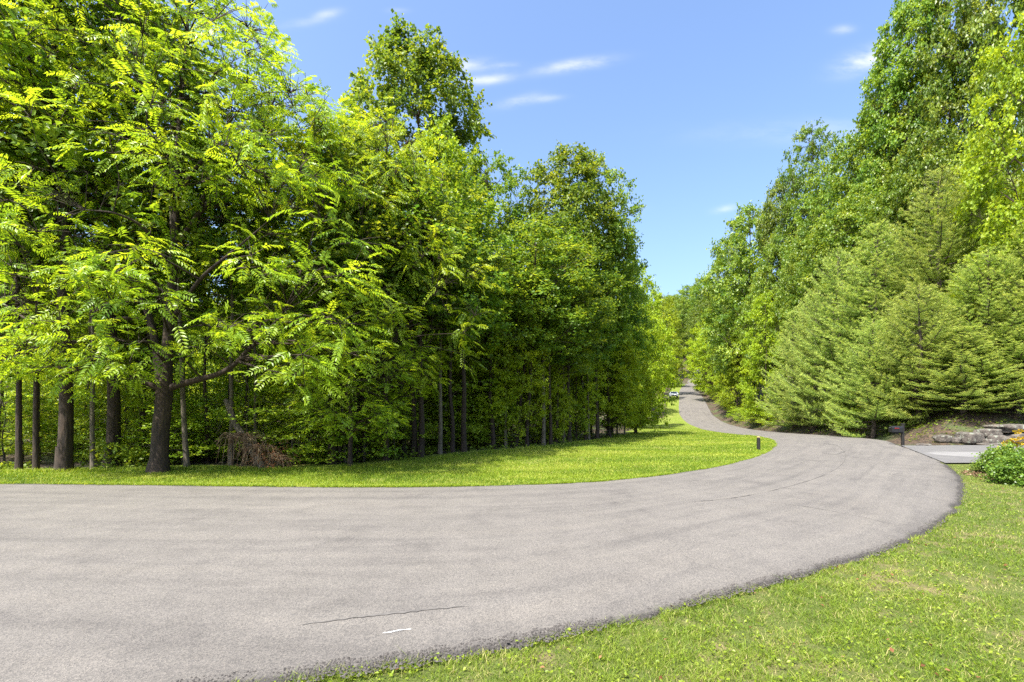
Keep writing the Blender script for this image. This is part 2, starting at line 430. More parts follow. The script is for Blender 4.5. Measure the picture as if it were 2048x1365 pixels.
def lawn_mat(name, g1, g2, dry, dryness):
    m, nt, out = new_mat(name)
    a = noise(nt, .9, 5, .6); b = noise(nt, 30, 4, .7); c = noise(nt, 2.4, 5, .65)
    g = mixc(nt, b, g1, g2)
    d = ramp(nt, nmath(nt, 'ADD', nmath(nt, 'MULTIPLY', c, .6), nmath(nt, 'MULTIPLY', a, .4)), [(dryness, (0, 0, 0)), (dryness + .14, (1, 1, 1))])
    col = mixc(nt, nmath(nt, 'MULTIPLY', d, .8), g, mixc(nt, b, dry, tuple(q * .6 for q in dry)))
    p = N(nt, 'ShaderNodeBsdfPrincipled', Roughness=.95); p.inputs['Specular IOR Level'].default_value = .1
    nt.links.new(col, p.inputs['Base Color']); nt.links.new(bump(nt, b, .8, .03), p.inputs['Normal'])
    nt.links.new(p.outputs[0], out.inputs[0]); return m
M['lawn_l'] = lawn_mat('lawn_soil_left', (.08, .12, .016), (.18, .23, .03), (.30, .27, .10), .50)
M['lawn_r'] = lawn_mat('lawn_soil_right', (.05, .07, .018), (.12, .14, .035), (.26, .19, .11), .50)

def floor_mat():
    m, nt, out = new_mat('leaf_litter')
    a = noise(nt, 22, 5, .7); b = noise(nt, .35, 4, .6); tc = nt.nodes.new('ShaderNodeTexCoord')
    vo = N(nt, 'ShaderNodeTexVoronoi', Scale=11.0); nt.links.new(tc.outputs['Object'], vo.inputs['Vector'])
    col = ramp(nt, nmath(nt, 'ADD', nmath(nt, 'MULTIPLY', a, .5), nmath(nt, 'MULTIPLY', vo.outputs['Color'], .5)),
               [(.25, (.02, .013, .008)), (.5, (.05, .032, .019)), (.8, (.14, .09, .052))])
    g = ramp(nt, b, [(.5, (0, 0, 0)), (.64, (1, 1, 1))])
    col = mixc(nt, nmath(nt, 'MULTIPLY', g, .7), col, (.06, .10, .02))
    p = N(nt, 'ShaderNodeBsdfPrincipled', Roughness=.95); nt.links.new(col, p.inputs['Base Color'])
    nt.links.new(bump(nt, a, 1, .05), p.inputs['Normal']); nt.links.new(p.outputs[0], out.inputs[0]); return m
M['litter'] = floor_mat()

# ------------------------------------------------------------------ ground, road, lawns
def spaced(lo, hi, fine, coarse, c0, c1):
    v = [c0]
    while v[-1] < c1: v.append(v[-1] + fine)
    s = fine
    while v[-1] < hi: s = min(s * 1.12, coarse); v.append(v[-1] + s)
    s = fine; w = [c0]
    while w[-1] > lo: s = min(s * 1.12, coarse); w.append(w[-1] - s)
    return np.array(w[:0:-1] + v)
gx = spaced(-500, 500, .9, 14, -25, 50); gy = spaced(-60, 480, .9, 14, 0, 90)
GX, GY = np.meshgrid(gx, gy)
GZ = z0(GX.ravel(), GY.ravel()) - 0.1
ny, nx = GX.shape
ii = (np.arange(ny - 1)[:, None] * nx + np.arange(nx - 1)[None]).ravel()
me = mesh_np('ground', np.stack([GX.ravel(), GY.ravel(), GZ], 1), [np.stack([ii, ii + 1, ii + nx + 1, ii + nx], 1)], M['litter'], smooth=True)
tag(ob('ground', me), kind='structure')

LEFT_LAWN = [tuple(p) for p in LE if p[1] < 172] + TREELINE[::-1]
RIGHT_LAWN = [tuple(p) for p in RE if p[0] < 12.3 and p[1] < 13.6] + [(12.75, 14.25), (14, 14.35), (17, 14.9), (45, 16.5), (45, -14), (-70, -14)]
def lawn(name, poly, mat, st, grow):
    xs = np.array([p[0] for p in poly]); ys = np.array([p[1] for p in poly])
    ax = np.arange(max(xs.min(), -40), min(xs.max(), 62) + st, st); ay = np.arange(max(ys.min(), -14), ys.max() + st, st)
    A, B = np.meshgrid(ax, ay)
    C, D = A[:-1, :-1] + st / 2, B[:-1, :-1] + st / 2
    keep = in_poly(C, D, poly) | (dist_poly(C, D, poly + poly[:1]) < grow)
    n = A.shape[1]
    idx = (np.arange(A.shape[0] - 1)[:, None] * n + np.arange(n - 1)[None])[keep]
    F = np.stack([idx, idx + 1, idx + n + 1, idx + n], 1)
    u, inv = np.unique(F, return_inverse=True)
    x, y = A.ravel()[u], B.ravel()[u]
    me = mesh_np(name, np.stack([x, y, z0(x, y)], 1), [inv.reshape(F.shape)], mat, smooth=True)
    return tag(ob(name, me), kind='structure')
lawn('lawn', LEFT_LAWN, M['lawn_l'], .6, .7)
lawn('lawn', RIGHT_LAWN, M['lawn_r'], .4, .5)

# road sheet: stations x lateral
NL = 40
Ld, Rd = catmull([a for a, b in ROAD], 44), catmull([b for a, b in ROAD], 44)
tt = np.concatenate([np.linspace(0, .9, NL), np.linspace(.92, 1, 9)])
along = np.concatenate([[0], np.cumsum(np.linalg.norm(np.diff((Ld + Rd) / 2, axis=0), axis=1))])
jl = .035 * (vnoise(along, along * 0, 3.0, 7) - .5) + .03 * (vnoise(along, along * 0, 11, 8) - .5)
jr = .10 * (vnoise(along, along * 0, 2.0, 9) - .5) + .07 * (vnoise(along, along * 0, 9, 10) - .5)
wv = Rd - Ld; wid = np.linalg.norm(wv, axis=1); un = wv / wid[:, None]
Lj, Rj = Ld + un * jl[:, None], Rd + un * jr[:, None]
G = Lj[:, None] + (Rj - Lj)[:, None] * tt[None, :, None]
x, y = G[..., 0], G[..., 1]
lat = tt[None] * wid[:, None]
crown = .05 * (1 - (2 * tt[None] - 1) ** 2)
zz = z0(x.ravel(), y.ravel()).reshape(x.shape) + .03 + crown
nS, nT = x.shape
V = np.stack([x, y, zz], -1).reshape(-1, 3)
sk_l = V.reshape(nS, nT, 3)[:, 0] - [0, 0, .2]; sk_r = V.reshape(nS, nT, 3)[:, -1] + np.c_[un * .05, np.full(nS, -.2)]
idx = (np.arange(nS - 1)[:, None] * nT + np.arange(nT - 1)[None]).ravel()
F = np.stack([idx, idx + nT, idx + nT + 1, idx + 1], 1)
b0 = nS * nT; i = np.arange(nS - 1)
F2 = np.stack([b0 + i, b0 + i + 1, (i + 1) * nT, i * nT], 1)
b1 = b0 + nS
F3 = np.stack([i * nT + nT - 1, (i + 1) * nT + nT - 1, b1 + i + 1, b1 + i], 1)
edge = np.concatenate([(wid[:, None] * (1 - tt[None])).ravel(), np.zeros(nS), np.zeros(nS)])
# the dark band is the newer shoulder, wider round the outside of the bend
bandw = np.interp(along, [0, along[-1]], [1, 1]) * np.interp(Rd[:, 0], [-5, 3, 7, 9, 12.3, 13, 16.6, 17.6, 20], [1, 1, 1.3, 2.2, 2.2, .02, .02, .6, .5])
edge[:b0] = (edge[:b0].reshape(nS, nT) / bandw[:, None]).ravel()
lane = np.concatenate([lat.ravel(), np.zeros(nS), wid]); alo = np.concatenate([np.repeat(along, nT), along, along])
me = mesh_np('road', np.concatenate([V, sk_l, sk_r]), [F, F2, F3], M['road'], dict(edge=edge, lane=lane, along=alo), smooth=True)
road = tag(ob('road', me), kind='structure')

def road_z(x, y):
    """height of the road sheet, with its camber"""
    d1 = dist_poly(np.array([x]), np.array([y]), Ld[::2])[0]; d2 = dist_poly(np.array([x]), np.array([y]), Rd[::2])[0]
    t = d1 / (d1 + d2)
    return z1(x, y) + .03 + .05 * (1 - (2 * t - 1) ** 2)
def G_at(px, py):
    Y = FPX * CAM_H / (py - HOR)
    for _ in range(12):
        x = X_at(px, Y); Y = .5 * Y + .5 * FPX * (CAM_H - road_z(x, Y)) / (py - HOR)
    return X_at(px, Y), Y
def strip(name, pix, w, mat, lift=.006, wob=.3):
    P = catmull([G_at(*p) for p in pix], 10)
    T = np.gradient(P, axis=0); T /= np.linalg.norm(T, axis=1)[:, None]; Nn = np.stack([-T[:, 1], T[:, 0]], 1)
    s = np.arange(len(P)); prof = np.minimum(1, np.minimum(s, s[::-1]) / 4 + .15) * np.clip(1.6 * vnoise(s, s * 0, .23, 41) + .1, .12, 1.2)
    ww = w * prof * (1 + wob * (rng.random(len(P)) - .5) * 2)
    P = P + Nn * (w * .5 * (rng.random(len(P)) - .5))[:, None]
    a, b = P - Nn * ww[:, None] / 2, P + Nn * ww[:, None] / 2
    V = [(q[0], q[1], road_z(*q) + lift) for k in range(len(P)) for q in (a[k], b[k])]
    i = np.arange(len(P) - 1) * 2
    me = mesh_np(name, V, [np.stack([i, i + 2, i + 3, i + 1], 1)], mat)
    return ob(name, me, road)
strip('crack', [(1640, 884), (1672, 891), (1687, 902), (1691, 916), (1678, 934), (1640, 954), (1560, 978), (1470, 996), (1380, 1005)], .015, M['crack'], .006, .7)
strip('crack', [(1500, 1000), (1600, 1012), (1700, 1030), (1800, 1052)], .010, M['crack'], .006, .8)
strip('tyre_mark', [(1645, 906), (1665, 909), (1680, 907), (1690, 902)], .16, M['tyremark'])
strip('tyre_mark', [(1640, 886), (1655, 888), (1668, 891)], .14, M['tyremark'])
strip('tyre_mark', [(940, 1213), (820, 1224), (700, 1238), (590, 1252)], .035, M['tyremark'])
strip('paint_mark', [(764, 1268), (780, 1266), (800, 1262), (826, 1260)], .013, M['paint'], .006, .6)

# driveway
NX, NY = 60, 16
ux = np.linspace(0, 1, NX); uy = np.linspace(0, 1, NY)
DV = []
for a in ux:
    xn = 12.9 + a * 34; yn = float(np.interp(xn, [12.9, 14, 17, 50], [14.4, 14.45, 15.0, 17.0]))
    xf = 16.9 + a * 30; yf = float(np.interp(xf, [16.9, 22, 50], [21.0, 20.9, 20.0]))
    for b in uy:
        DV.append((xn + (xf - xn) * b, yn + (yf - yn) * b))
DV = np.array(DV)
dz = z0(DV[:, 0], DV[:, 1]) + .045
i = (np.arange(NX - 1)[:, None] * NY + np.arange(NY - 1)[None]).ravel()
sv = np.clip(1.3 - abs(DV[:, 1] - 17.1) / 1.15, 0, 1) * np.clip((DV[:, 0] - 14.2) / 1.5, 0, 1)
me = mesh_np('driveway', np.c_[DV, dz], [np.stack([i, i + NY, i + NY + 1, i + 1], 1)], M['drive'], dict(strip=sv), smooth=True)
tag(ob('driveway', me), kind='structure')

# ------------------------------------------------------------------ leaves
def unit(v): return v / (np.linalg.norm(v, axis=-1, keepdims=True) + 1e-9)
def frame(axis, nrm):
    a = unit(axis); n = unit(nrm - a * (a * nrm).sum(-1, keepdims=True)); return a, n, np.cross(n, a)

def leaf_quads(P, axis, nrm, L, W, vary, fold=.12, tipdrop=.08):
    a, n, s = frame(axis, nrm); L = L[:, None]; W = W[:, None]
    mid = P + a * L * .45
    V = np.stack([P, mid + s * W / 2 + n * W * fold, P + a * L - n * L * tipdrop, mid - s * W / 2 + n * W * fold], 1)
    i = np.arange(len(P))[:, None] * 4
    return V.reshape(-1, 3), np.concatenate([i, i + 1, i + 2, i + 3], 1), np.repeat(vary, 4)

def pinnate(P, axis, nrm, L, vary, k=8, droop=.28, lw=.36):
    """compound leaves: k pairs of leaflets along a drooping rachis, plus the tip"""
    a, n, s = frame(axis, nrm); m = len(P)
    Vs, Vy, Pp, Aa, Nn, Ll = [], [], [], [], [], []
    for j in range(k):
        t = .22 + .78 * j / (k - 1)
        pt = P + a * (L * t)[:, None] - np.array([0, 0, 1.]) * (L * droop * t * t)[:, None]
        size = L * .30 * (1 - .55 * abs(t - .5)) 
        for sg in (-1, 1):
            ax = s * sg * .9 + a * .45 - np.array([0, 0, .28]) + rng.normal(0, .12, (m, 3))
            Pp.append(pt); Aa.append(ax); Nn.append(n + rng.normal(0, .18, (m, 3)) + s * sg * .15); Ll.append(size * rng.uniform(.8, 1.1, m))
            Vy.append(np.clip(vary + rng.normal(0, .07, m), 0, 1))
    pt = P + a * L[:, None] - np.array([0, 0, 1.]) * (L * droop)[:, None]
    Pp.append(pt); Aa.append(a - np.array([0, 0, .4])); Nn.append(n); Ll.append(L * .22); Vy.append(vary)
    Pp, Aa, Nn, Ll, Vy = map(np.concatenate, (Pp, Aa, Nn, Ll, Vy))
    return leaf_quads(Pp, Aa, Nn, Ll, Ll * lw, Vy, .1, .12)

class Tree:
    """collects bark tubes and leaf clumps in the tree's own coordinates (base at the origin)"""
    def __init__(s): s.tV, s.tF, s.n = [], [], 0; s.lV, s.lF, s.lY, s.m = [], [], [], 0; s.nodes = []; s.nr = []
    def tube(s, pts, rad, k=6):
        V, F, c = tube_np(pts, rad, k); s.tV.append(V); s.tF.append(F + s.n); s.n += len(V)
    def limb(s, pts, r0, r1, k=6, m=5, node=True, power=1.0, wob=.0):
        P = catmull(pts, m)
        if wob: P[1:-1] += rng.normal(0, wob, (len(P) - 2, 3))
        t = np.linspace(0, 1, len(P)); r = r0 + (r1 - r0) * t ** power
        s.tube(P, r, k)
        if node:
            s.nodes += list(P); s.nr += list(r)
        return P
    def leaves(s, V, F, Y): s.lV.append(V); s.lF.append(F + s.m); s.lY.append(Y); s.m += len(V)
    def meshes(s, name, bmat, lmat):
        t = mesh_np(name + '_trunk', np.concatenate(s.tV), [np.concatenate(s.tF)], bmat, smooth=True)
        c = mesh_np(name + '_crown', np.concatenate(s.lV), [np.concatenate(s.lF)], lmat, dict(vary=np.concatenate(s.lY)))
        return t, c

def clump_leaves(T, C, out, rc, nleaf, size, kind, flat=.55, up=.25, vary0=.5, twigs=7, twig_tube=False):
    """a spray of leaves round a branch end at C; out = outward direction"""
    d = rng.normal(0, 1, (twigs, 3)); d = unit(d) + out * .55 + np.array([0, 0, up]); d[:, 2] *= flat; d = unit(d)
    tl = rc * rng.uniform(.55, 1.1, twigs)
    if twig_tube:
        for q in range(twigs):
            T.tube([C, C + d[q] * tl[q] * .5 + [0, 0, .03], C + d[q] * tl[q]], [.012, .008, .004], 3)
    w = rng.integers(0, twigs, nleaf); t = rng.random(nleaf) ** .7
    P = C + d[w] * (tl[w] * t)[:, None] + rng.normal(0, rc * .13, (nleaf, 3)) * np.array([1, 1, .6])
    ax = d[w] * .8 + rng.normal(0, .55, (nleaf, 3)) + np.array([0, 0, -.12])
    nn = np.array([0, 0, .9]) + unit(P - C) * .55 + rng.normal(0, .33, (nleaf, 3)) + out * .25
    vy = np.clip(vary0 + rng.normal(0, .17, nleaf) + .12 * t, 0, 1)
    if kind == 'pin':
        T.leaves(*pinnate(P, ax * [1, 1, .6], nn, size * rng.uniform(.75, 1.2, nleaf), vy))
    else:
        L = size * rng.uniform(.7, 1.25, nleaf)
        T.leaves(*leaf_quads(P, ax, nn, L, L * rng.uniform(.8, 1.1, nleaf), vy))

def fill_crown(T, centres, rc, nleaf, size, kind, axis_xy=(0, 0), r_end=.012, br_r=.05, flat=.55, up=.25, twig_tube=False, tw=7, sides=4, vbase=.45):
    nodes = np.array(T.nodes); nr = np.array(T.nr)
    for C in centres:
        d = np.linalg.norm((nodes - C) * [1, 1, 1.0], axis=1) + .9 * np.maximum(0, nodes[:, 2] - C[2] + .25)
        k = int(np.argmin(d)); A = nodes[k]
        out = np.array([C[0] - axis_xy[0], C[1] - axis_xy[1], 0.0]); out = out / (np.linalg.norm(out) + .3)
        L = np.linalg.norm(C - A)
        mid = (A + C) / 2 + np.array([0, 0, .10 * L]) + rng.normal(0, .06 * L, 3)
        r0 = min(br_r, nr[k] * .7, .010 + .014 * L)
        T.limb([A, mid, C], r0, r_end * .6, sides, 3, node=False)
        q = rng.uniform(.75, 1.3)
        clump_leaves(T, C, out, rc * q, int(nleaf * q * q), size, kind, flat, up, np.clip(vbase + rng.normal(0, .15), .1, .95), tw, twig_tube)

def crown_points(n, rfun, z_lo, z_hi, rmin=.35, lump=.25, seed=0, front=None):
    """points inside an uneven envelope; rfun(t) = radius at relative height t"""
    out = []
    ph = rng.uniform(0, 6.28, 6)
    while len(out) < n:
        t = rng.random(); a = rng.uniform(0, 2 * math.pi)
        r = rfun(t) * (1 + lump * (.6 * math.sin(2 * a + ph[0] + 5 * t) + .4 * math.sin(3 * a + ph[1] - 9 * t) + .3 * math.sin(5 * a + ph[2] + 13 * t)))
        if r <= 0: continue
        if rng.random() > (rfun(t) / (max(rfun(q) for q in (.1, .3, .5, .7, .9)))) ** 1.0 + .12: continue
        k = rmin + (1 - rmin) * rng.random() ** .55
        out.append((r * k * math.cos(a), r * k * math.sin(a), z_lo + (z_hi - z_lo) * t))
    return np.array(out)

def make_broadleaf(name, H, rmax, shape, n_cl, nleaf, size, bmat, lmat, kind='leaf', z_lo=.2, tr=.2, rc=.9, bow=.25, nlimb=14, twig=False, flat=.55, lump=.25, vbase=.45, rise=1.0):
    T = Tree()
    pts = [(0, 0, -.3)]
    for q in np.linspace(.12, .97, 7):
        pts.append((rng.normal(0, bow * .35) * q, rng.normal(0, bow * .35) * q, H * q))
    tr_pts = T.limb([np.array(p) for p in pts], tr, .02, 8, 5, power=.85)
    # root flare
    T.tube([(0, 0, -.3), (0, 0, .0), (0, 0, .25), (0, 0, .7)], [tr * 1.55, tr * 1.32, tr * 1.1, tr * .95], 8)
    for q in range(nlimb):
        t = .1 + .8 * (q + rng.random()) / nlimb
        zc = H * (z_lo + (1 - z_lo) * t); a = q * 2.4 + rng.normal(0, .35)
        r = shape(t) * rmax * rng.uniform(.6, .85)
        zb = max(H * z_lo * .8, zc - r * .55 * rise)
        k = int(np.argmin(abs(tr_pts[:, 2] - zb))); A = tr_pts[k]
        B = np.array([r * math.cos(a), r * math.sin(a), zc + .1 * r])
        T.limb([A, A * .55 + B * .45 + [0, 0, -.02 * r], B], max(.02, tr * .42 * (1 - t * .6)), .012, 5, 5, wob=.02)
    C = crown_points(n_cl, lambda t: rmax * shape(t), H * z_lo, H * .99, lump=lump)
    fill_crown(T, C, rc, nleaf, size, kind, flat=flat, twig_tube=twig, vbase=vbase)
    return T.meshes(name, bmat, lmat)

ovoid = lambda t: max(.05, math.sin(math.pi * min(1, (.12 + .85 * t)))) ** .62
conic = lambda t: max(0.08, (1 - t) ** .6) * min(1, .5 + t * 2.6)
dome = lambda t: max(.04, (1 - t ** 2.6)) ** .6 * min(1, .55 + t * 2)
column = lambda t: max(.05, 1 - t ** 3) ** .6 * min(1, .6 + t * 1.8)

POP = [make_broadleaf('poplar', 20, 4.2, sh, 360, 74, .19, M['bark'], M['poplar'], z_lo=zl, tr=.2, rc=.8, lump=lp)
       for sh, zl, lp in ((ovoid, .22, .22), (conic, .14, .28), (ovoid, .3, .3), (conic, .08, .22))]
POP.append(make_broadleaf('poplar', 20, 4.2, lambda t: max(.05, 1 - max(0, t - .45) ** 2 / .31) ** .5 * min(1, .5 + t * 1.6), 520, 74, .19, M['bark'], M['poplar'], z_lo=.2, tr=.2, rc=.8, lump=.2))
MAP = [make_broadleaf('maple', 12, 3.8, sh, 260, 70, .172, M['bark'], M['maple'], z_lo=zl, tr=.14, rc=.76, lump=.28, flat=.45)
       for sh, zl in ((dome, .06), (ovoid, .1), (conic, .05))]
OAK = [make_broadleaf('oak', 17, 5.6, sh, 350, 84, .215, M['bark'], M['oak'], z_lo=zl, tr=.22, rc=1.0, lump=.26)
       for sh, zl in ((dome, .2), (ovoid, .15), (column, .18))]
SAP = [make_broadleaf('sapling', 5, 1.7, sh, 46, 44, .12, M['bark_pale'], M['sapling'], z_lo=.1, tr=.03, rc=.62, lump=.35, flat=.22, nlimb=9, rise=.4, bow=.5)
       for sh in (dome, ovoid, column, conic, dome)]
SLIM = [make_broadleaf('slim', 15, 2.4, sh, 95, 60, .16, bm, M['poplar'], z_lo=.42, tr=tr, rc=.8, lump=.4, flat=.4, nlimb=10, bow=.5)
        for sh, tr, bm in ((ovoid, .13, M['bark']), (column, .11, M['bark_pale']), (dome, .16, M['bark']))]
WAL = [make_broadleaf('walnut', 10.5, 3.0, sh, 150, 12, .48, M['bark'], M['walnut'], kind='pin', z_lo=.2, tr=.12, rc=.75, lump=.3, twig=True, nlimb=12, bow=.9, vbase=.55)
       for sh in (dome, ovoid)]

def make_pine(H, rmax, name):
    T = Tree(); PV, AX, NL_, VY = [], [], [], []
    pts = T.limb([np.array([rng.normal(0, .05), rng.normal(0, .05), H * q - .3 * (q == 0)]) for q in (0, .25, .5, .75, 1.0)], .17, .015, 7, 6)
    z = .35
    tips = []
    while z < H - .25:
        t = z / H
        nb = 6 if t < .85 else 5
        a0 = rng.uniform(0, 6.28)
        for b in range(nb):
            a = a0 + b * 2 * math.pi / nb + rng.normal(0, .22)
            L = rmax * (1 - t) ** .72 * min(1, .8 + t * 1.2) * rng.uniform(.72, 1.15) + .15
            rise = .12 + .55 * t + rng.normal(0, .06)
            D = np.array([math.cos(a), math.sin(a), 0.0])
            A = np.array([0, 0, z + rng.normal(0, .1)])
            ss = np.linspace(0, 1, 6)
            Pb = np.array([A + D * L * s + np.array([0, 0, L * (rise * s - .30 * s * (1 - s) * 1.2 + .16 * s ** 3)]) for s in ss])
            T.tube(Pb, np.linspace(.012 + .010 * L, .005, 6), 4)
            S = np.cross(D, [0, 0, 1.0])
            ntw = max(6, int(L * 8.5))
            for q in range(ntw):
                s = .22 + .78 * (q + rng.random() * .6) / ntw
                base = np.array([np.interp(s, ss, Pb[:, i]) for i in range(3)])
                sg = 1 if q % 2 else -1
                tl = (.20 + .32 * L * (1 - s) ** .7) * rng.uniform(.7, 1.15)
                td = D * .75 + S * sg * rng.uniform(.5, 1.0) + np.array([0, 0, rng.uniform(.0, .35)]); td /= np.linalg.norm(td)
                nt = max(2, int(tl / .085))
                for u in range(nt):
                    f = (u + .7) / nt
                    tips.append((*(base + td * tl * f + np.array([0, 0, .10 * tl * f * f])), *td, .30 + .35 * f + .2 * s))
            tips.append((*Pb[-1], *unit(Pb[-1] - Pb[-2]), .95))
        z += rng.uniform(.50, .78) * (1 - .35 * t)
    for q in range(10):
        tips.append((0, 0, H - .09 * q, rng.normal(0, .2), rng.normal(0, .2), 1, .9))
    tips = np.array(tips); k = 12; print('tufts', len(tips))
    P = np.repeat(tips[:, :3], k, 0); td = np.repeat(tips[:, 3:6], k, 0); vy = np.repeat(tips[:, 6], k)
    n = len(P)
    rd = unit(rng.normal(0, 1, (n, 3)))
    ax = unit(td * .95 + rd * .75 + np.array([0, 0, .12]))
    L = rng.uniform(.11, .19, n); W = .019
    sd = unit(np.cross(ax, np.array([0, -.1, 1.0]) + rng.normal(0, .55, (n, 3))))
    P = P + rng.normal(0, .012, (n, 3))
    V = np.stack([P - sd * W / 2, P + sd * W / 2, P + ax * L[:, None]], 1).reshape(-1, 3)
    F = np.arange(3 * n).reshape(-1, 3)
    T.leaves(V, F, np.repeat(np.clip(vy + rng.normal(0, .13, n), 0, 1), 3) * np.tile([.85, .85, 1.0], n))
    return T.meshes(name, M['bark_pine'], M['pine'])
PINE = [make_pine(11, 3.6, 'pine'), make_pine(10, 3.9, 'pine'), make_pine(12, 3.3, 'pine')]
DIMS = {'POP': (POP, 20, 4.2), 'MAP': (MAP, 12, 3.8), 'OAK': (OAK, 17, 5.6), 'SAP': (SAP, 5, 1.7), 'SLIM': (SLIM, 15, 2.4), 'WAL': (WAL, 10.5, 3.0), 'PINE': (PINE, 11, 3.6)}
KIND = {'POP': 'tall_tree', 'MAP': 'leafy_tree', 'OAK': 'broad_tree', 'SAP': 'sapling', 'SLIM': 'slender_tree', 'WAL': 'feathery_tree', 'PINE': 'pine_tree'}

def plant(sp, var, x, y, H, rad, label, cat='tree', group=None, rz=None, name=None):
    meshes, h0, r0 = DIMS[sp]
    if sp == 'PINE': h0, r0 = ((11, 3.6), (10, 3.9), (12, 3.3))[var]
    t, c = meshes[var]
    e = empty(name or KIND[sp], (x, y, z1(x, y) - .1), rng.uniform(0, 6.28) if rz is None else rz, (rad / r0, rad / r0, H / h0))
    tag(e, label, cat, group)
    ob('trunk', t, e); ob('crown', c, e)
    return e
def plant_px(sp, var, px, Y, top, rad, label, **kw):
    x = X_at(px, Y); return plant(sp, var, x, Y, Z_at(top, Y) - z1(x, Y) + .1, rad, label, **kw)

# ------------------------------------------------------------------ the large feathery tree by the lawn
def big_walnut():
    Y = 12.5
    B = P3(318, 942, Y); B[2] = z1(B[0], B[1]) - .05
    T = Tree()
    q = lambda px, py, dy=0.0: P3(px, py, Y + dy) - B
    trunk = T.limb([q(316, 960), q(318, 930), q(321, 870), q(327, 810), q(331, 772)], .225, .18, 12, 5, power=.6)
    T.tube([q(316, 962), q(316, 942), q(319, 915)], [.34, .265, .21], 12)
    T.limb([q(331, 785), q(333, 730), q(338, 650), q(346, 540), q(352, 400), q(358, 250, .3), q(372, 90, .5), q(385, -80, .6)], .16, .02, 9, 6)
    T.limb([q(322, 790), q(316, 720, .3), q(300, 640, .5), q(262, 520, .8), q(240, 380, .9), q(222, 290, 1.0), q(190, 140, 1.2), q(150, -40, 1.4)], .12, .02, 8, 6)
    T.limb([q(240, 380, .9), q(190, 300, .7), q(130, 210, .4), q(60, 120, .1)], .06, .012, 6, 5)
    T.limb([q(234, 340, .9), q(250, 240, .9), q(262, 120, 1.0), q(268, -20, 1.0)], .05, .012, 6, 5)
    T.limb([q(352, 395), q(390, 340, -.3), q(420, 300, -.6), q(455, 245, -.7)], .06, .012, 6, 5)
    T.limb([q(346, 500), q(420, 400, .3), q(495, 310, .5), q(540, 220, .5), q(562, 165, .4)], .07, .012, 6, 5)
    # the low bent limb to the right and the one to the left
    T.limb([q(330, 782), q(352, 772), q(395, 760), q(440, 747, -.1), q(470, 728, -.2), q(497, 700, -.25), q(530, 668, -.2), q(575, 610, 0), q(610, 520, .2), q(640, 420, .3)], .105, .015, 9, 5, power=.8)
    T.limb([q(328, 780), q(300, 770, -.1), q(265, 752, -.3), q(232, 738, -.5), q(180, 712, -.8), q(130, 690, -1.0)], .075, .02, 7, 5)
    T.limb([q(300, 640, .5), q(230, 640, 0), q(175, 680, -.6), q(120, 680, -.9), q(70, 650, -1.0), q(10, 610, -.8)], .06, .02, 7, 5)
    T.limb([q(338, 650), q(400, 560, -.6), q(470, 500, -1.0), q(540, 440, -1.2)], .06, .012, 6, 5)
    T.limb([q(346, 560), q(300, 470, -.8), q(240, 430, -1.3), q(170, 420, -1.5)], .05, .012, 6, 5)
    T.limb([q(352, 420), q(330, 350, -.8), q(300, 280, -1.2), q(290, 180, -1.4)], .05, .012, 6, 5)
    cs = []
    top = [(-120, -250), (330, -190), (420, -90), (480, -10), (560, 70), (640, 175), (690, 290), (720, 400)]
    while len(cs) < 400:
        px, py, dy = rng.uniform(-120, 720), rng.uniform(-200, 770), rng.uniform(-2.4, 2.6)
        tp = np.interp(px, [a for a, b in top], [b for a, b in top]) + 30 + abs(dy) * 22
        lo = np.interp(px, [-120, 100, 250, 420, 560, 720], [690, 760, 745, 690, 720, 640])
        if py < tp or py > lo - abs(dy) * 30: continue
        if py > 560 and rng.random() < .45: continue
        # keep the view of the trunk and the two low limbs open
        if dy < .2 and 250 < px < 480 and 640 < py: continue
        if dy < -.3 and rng.random() < .35: continue
        cs.append(q(px, py, dy))
    for px, py, dy in [(215, 700, -1.6), (265, 690, -1.9), (130, 640, -1.8), (60, 610, -1.5), (230, 585, -1.8), (330, 600, -2), (440, 650, -1.8), (40, 690, -1.5), (180, 560, -2), (600, 720, -1.6), (660, 650, -1.4), (520, 560, -1.8), (560, 640, -1.4), (15, 715, -1.2), (80, 725, -.8), (150, 735, -1.2), (205, 745, -1.0), (268, 705, -1.6), (400, 690, -.9), (430, 640, .4), (500, 640, -.8), (560, 725, -.8), (625, 745, -.9), (685, 705, -.6), (45, 735, .3), (110, 745, .5)]:
        cs += [q(px + rng.normal(0, 15), py + rng.normal(0, 12), dy + rng.normal(0, .2)) for _ in range(2)]
    fill_crown(T, cs, .72, 12, .47, 'pin', axis_xy=(0, 0), br_r=.04, twig_tube=True, tw=6, flat=.6, vbase=.55)
    t, c = T.meshes('walnut_big', M['bark'], M['walnut'])
    e = empty('feathery_tree', tuple(B))
    tag(e, 'large feathery-leaved tree with thick forked trunk and low bent limb at lawn edge', 'tree')
    ob('trunk', t, e); ob('crown', c, e)
big_walnut()

# ------------------------------------------------------------------ the woods on the left
plant_px('WAL', 0, 772, 15.4, 225, 2.5, 'small feathery tree with a thin curving trunk right of the brush pile')
plant_px('WAL', 1, 640, 17.0, 215, 3.0, 'feathery tree filling the gap right of the big forked tree')
plant_px('WAL', 0, -40, 14.2, -60, 3.2, 'feathery tree cut off by the left edge of the photo')
plant_px('WAL', 1, 700, 13.9, 560, 1.9, 'low feathery tree with fronds over the lawn shadow')
plant_px('POP', 4, 832, 29.0, 72, 4.2, 'tallest dark green tree rising highest into the sky left of centre')
plant_px('MAP', 2, 882, 22.5, 245, 2.9, 'yellow-green pointed tree directly below the tallest dark tree')
plant_px('POP', 2, 975, 26.0, 300, 2.6, 'narrow tree between the yellow-green pointed tree and the sky gap')
plant_px('MAP', 1, 940, 20.5, 560, 2.0, 'low rounded tree with leaves down to the lawn below the narrow tree')
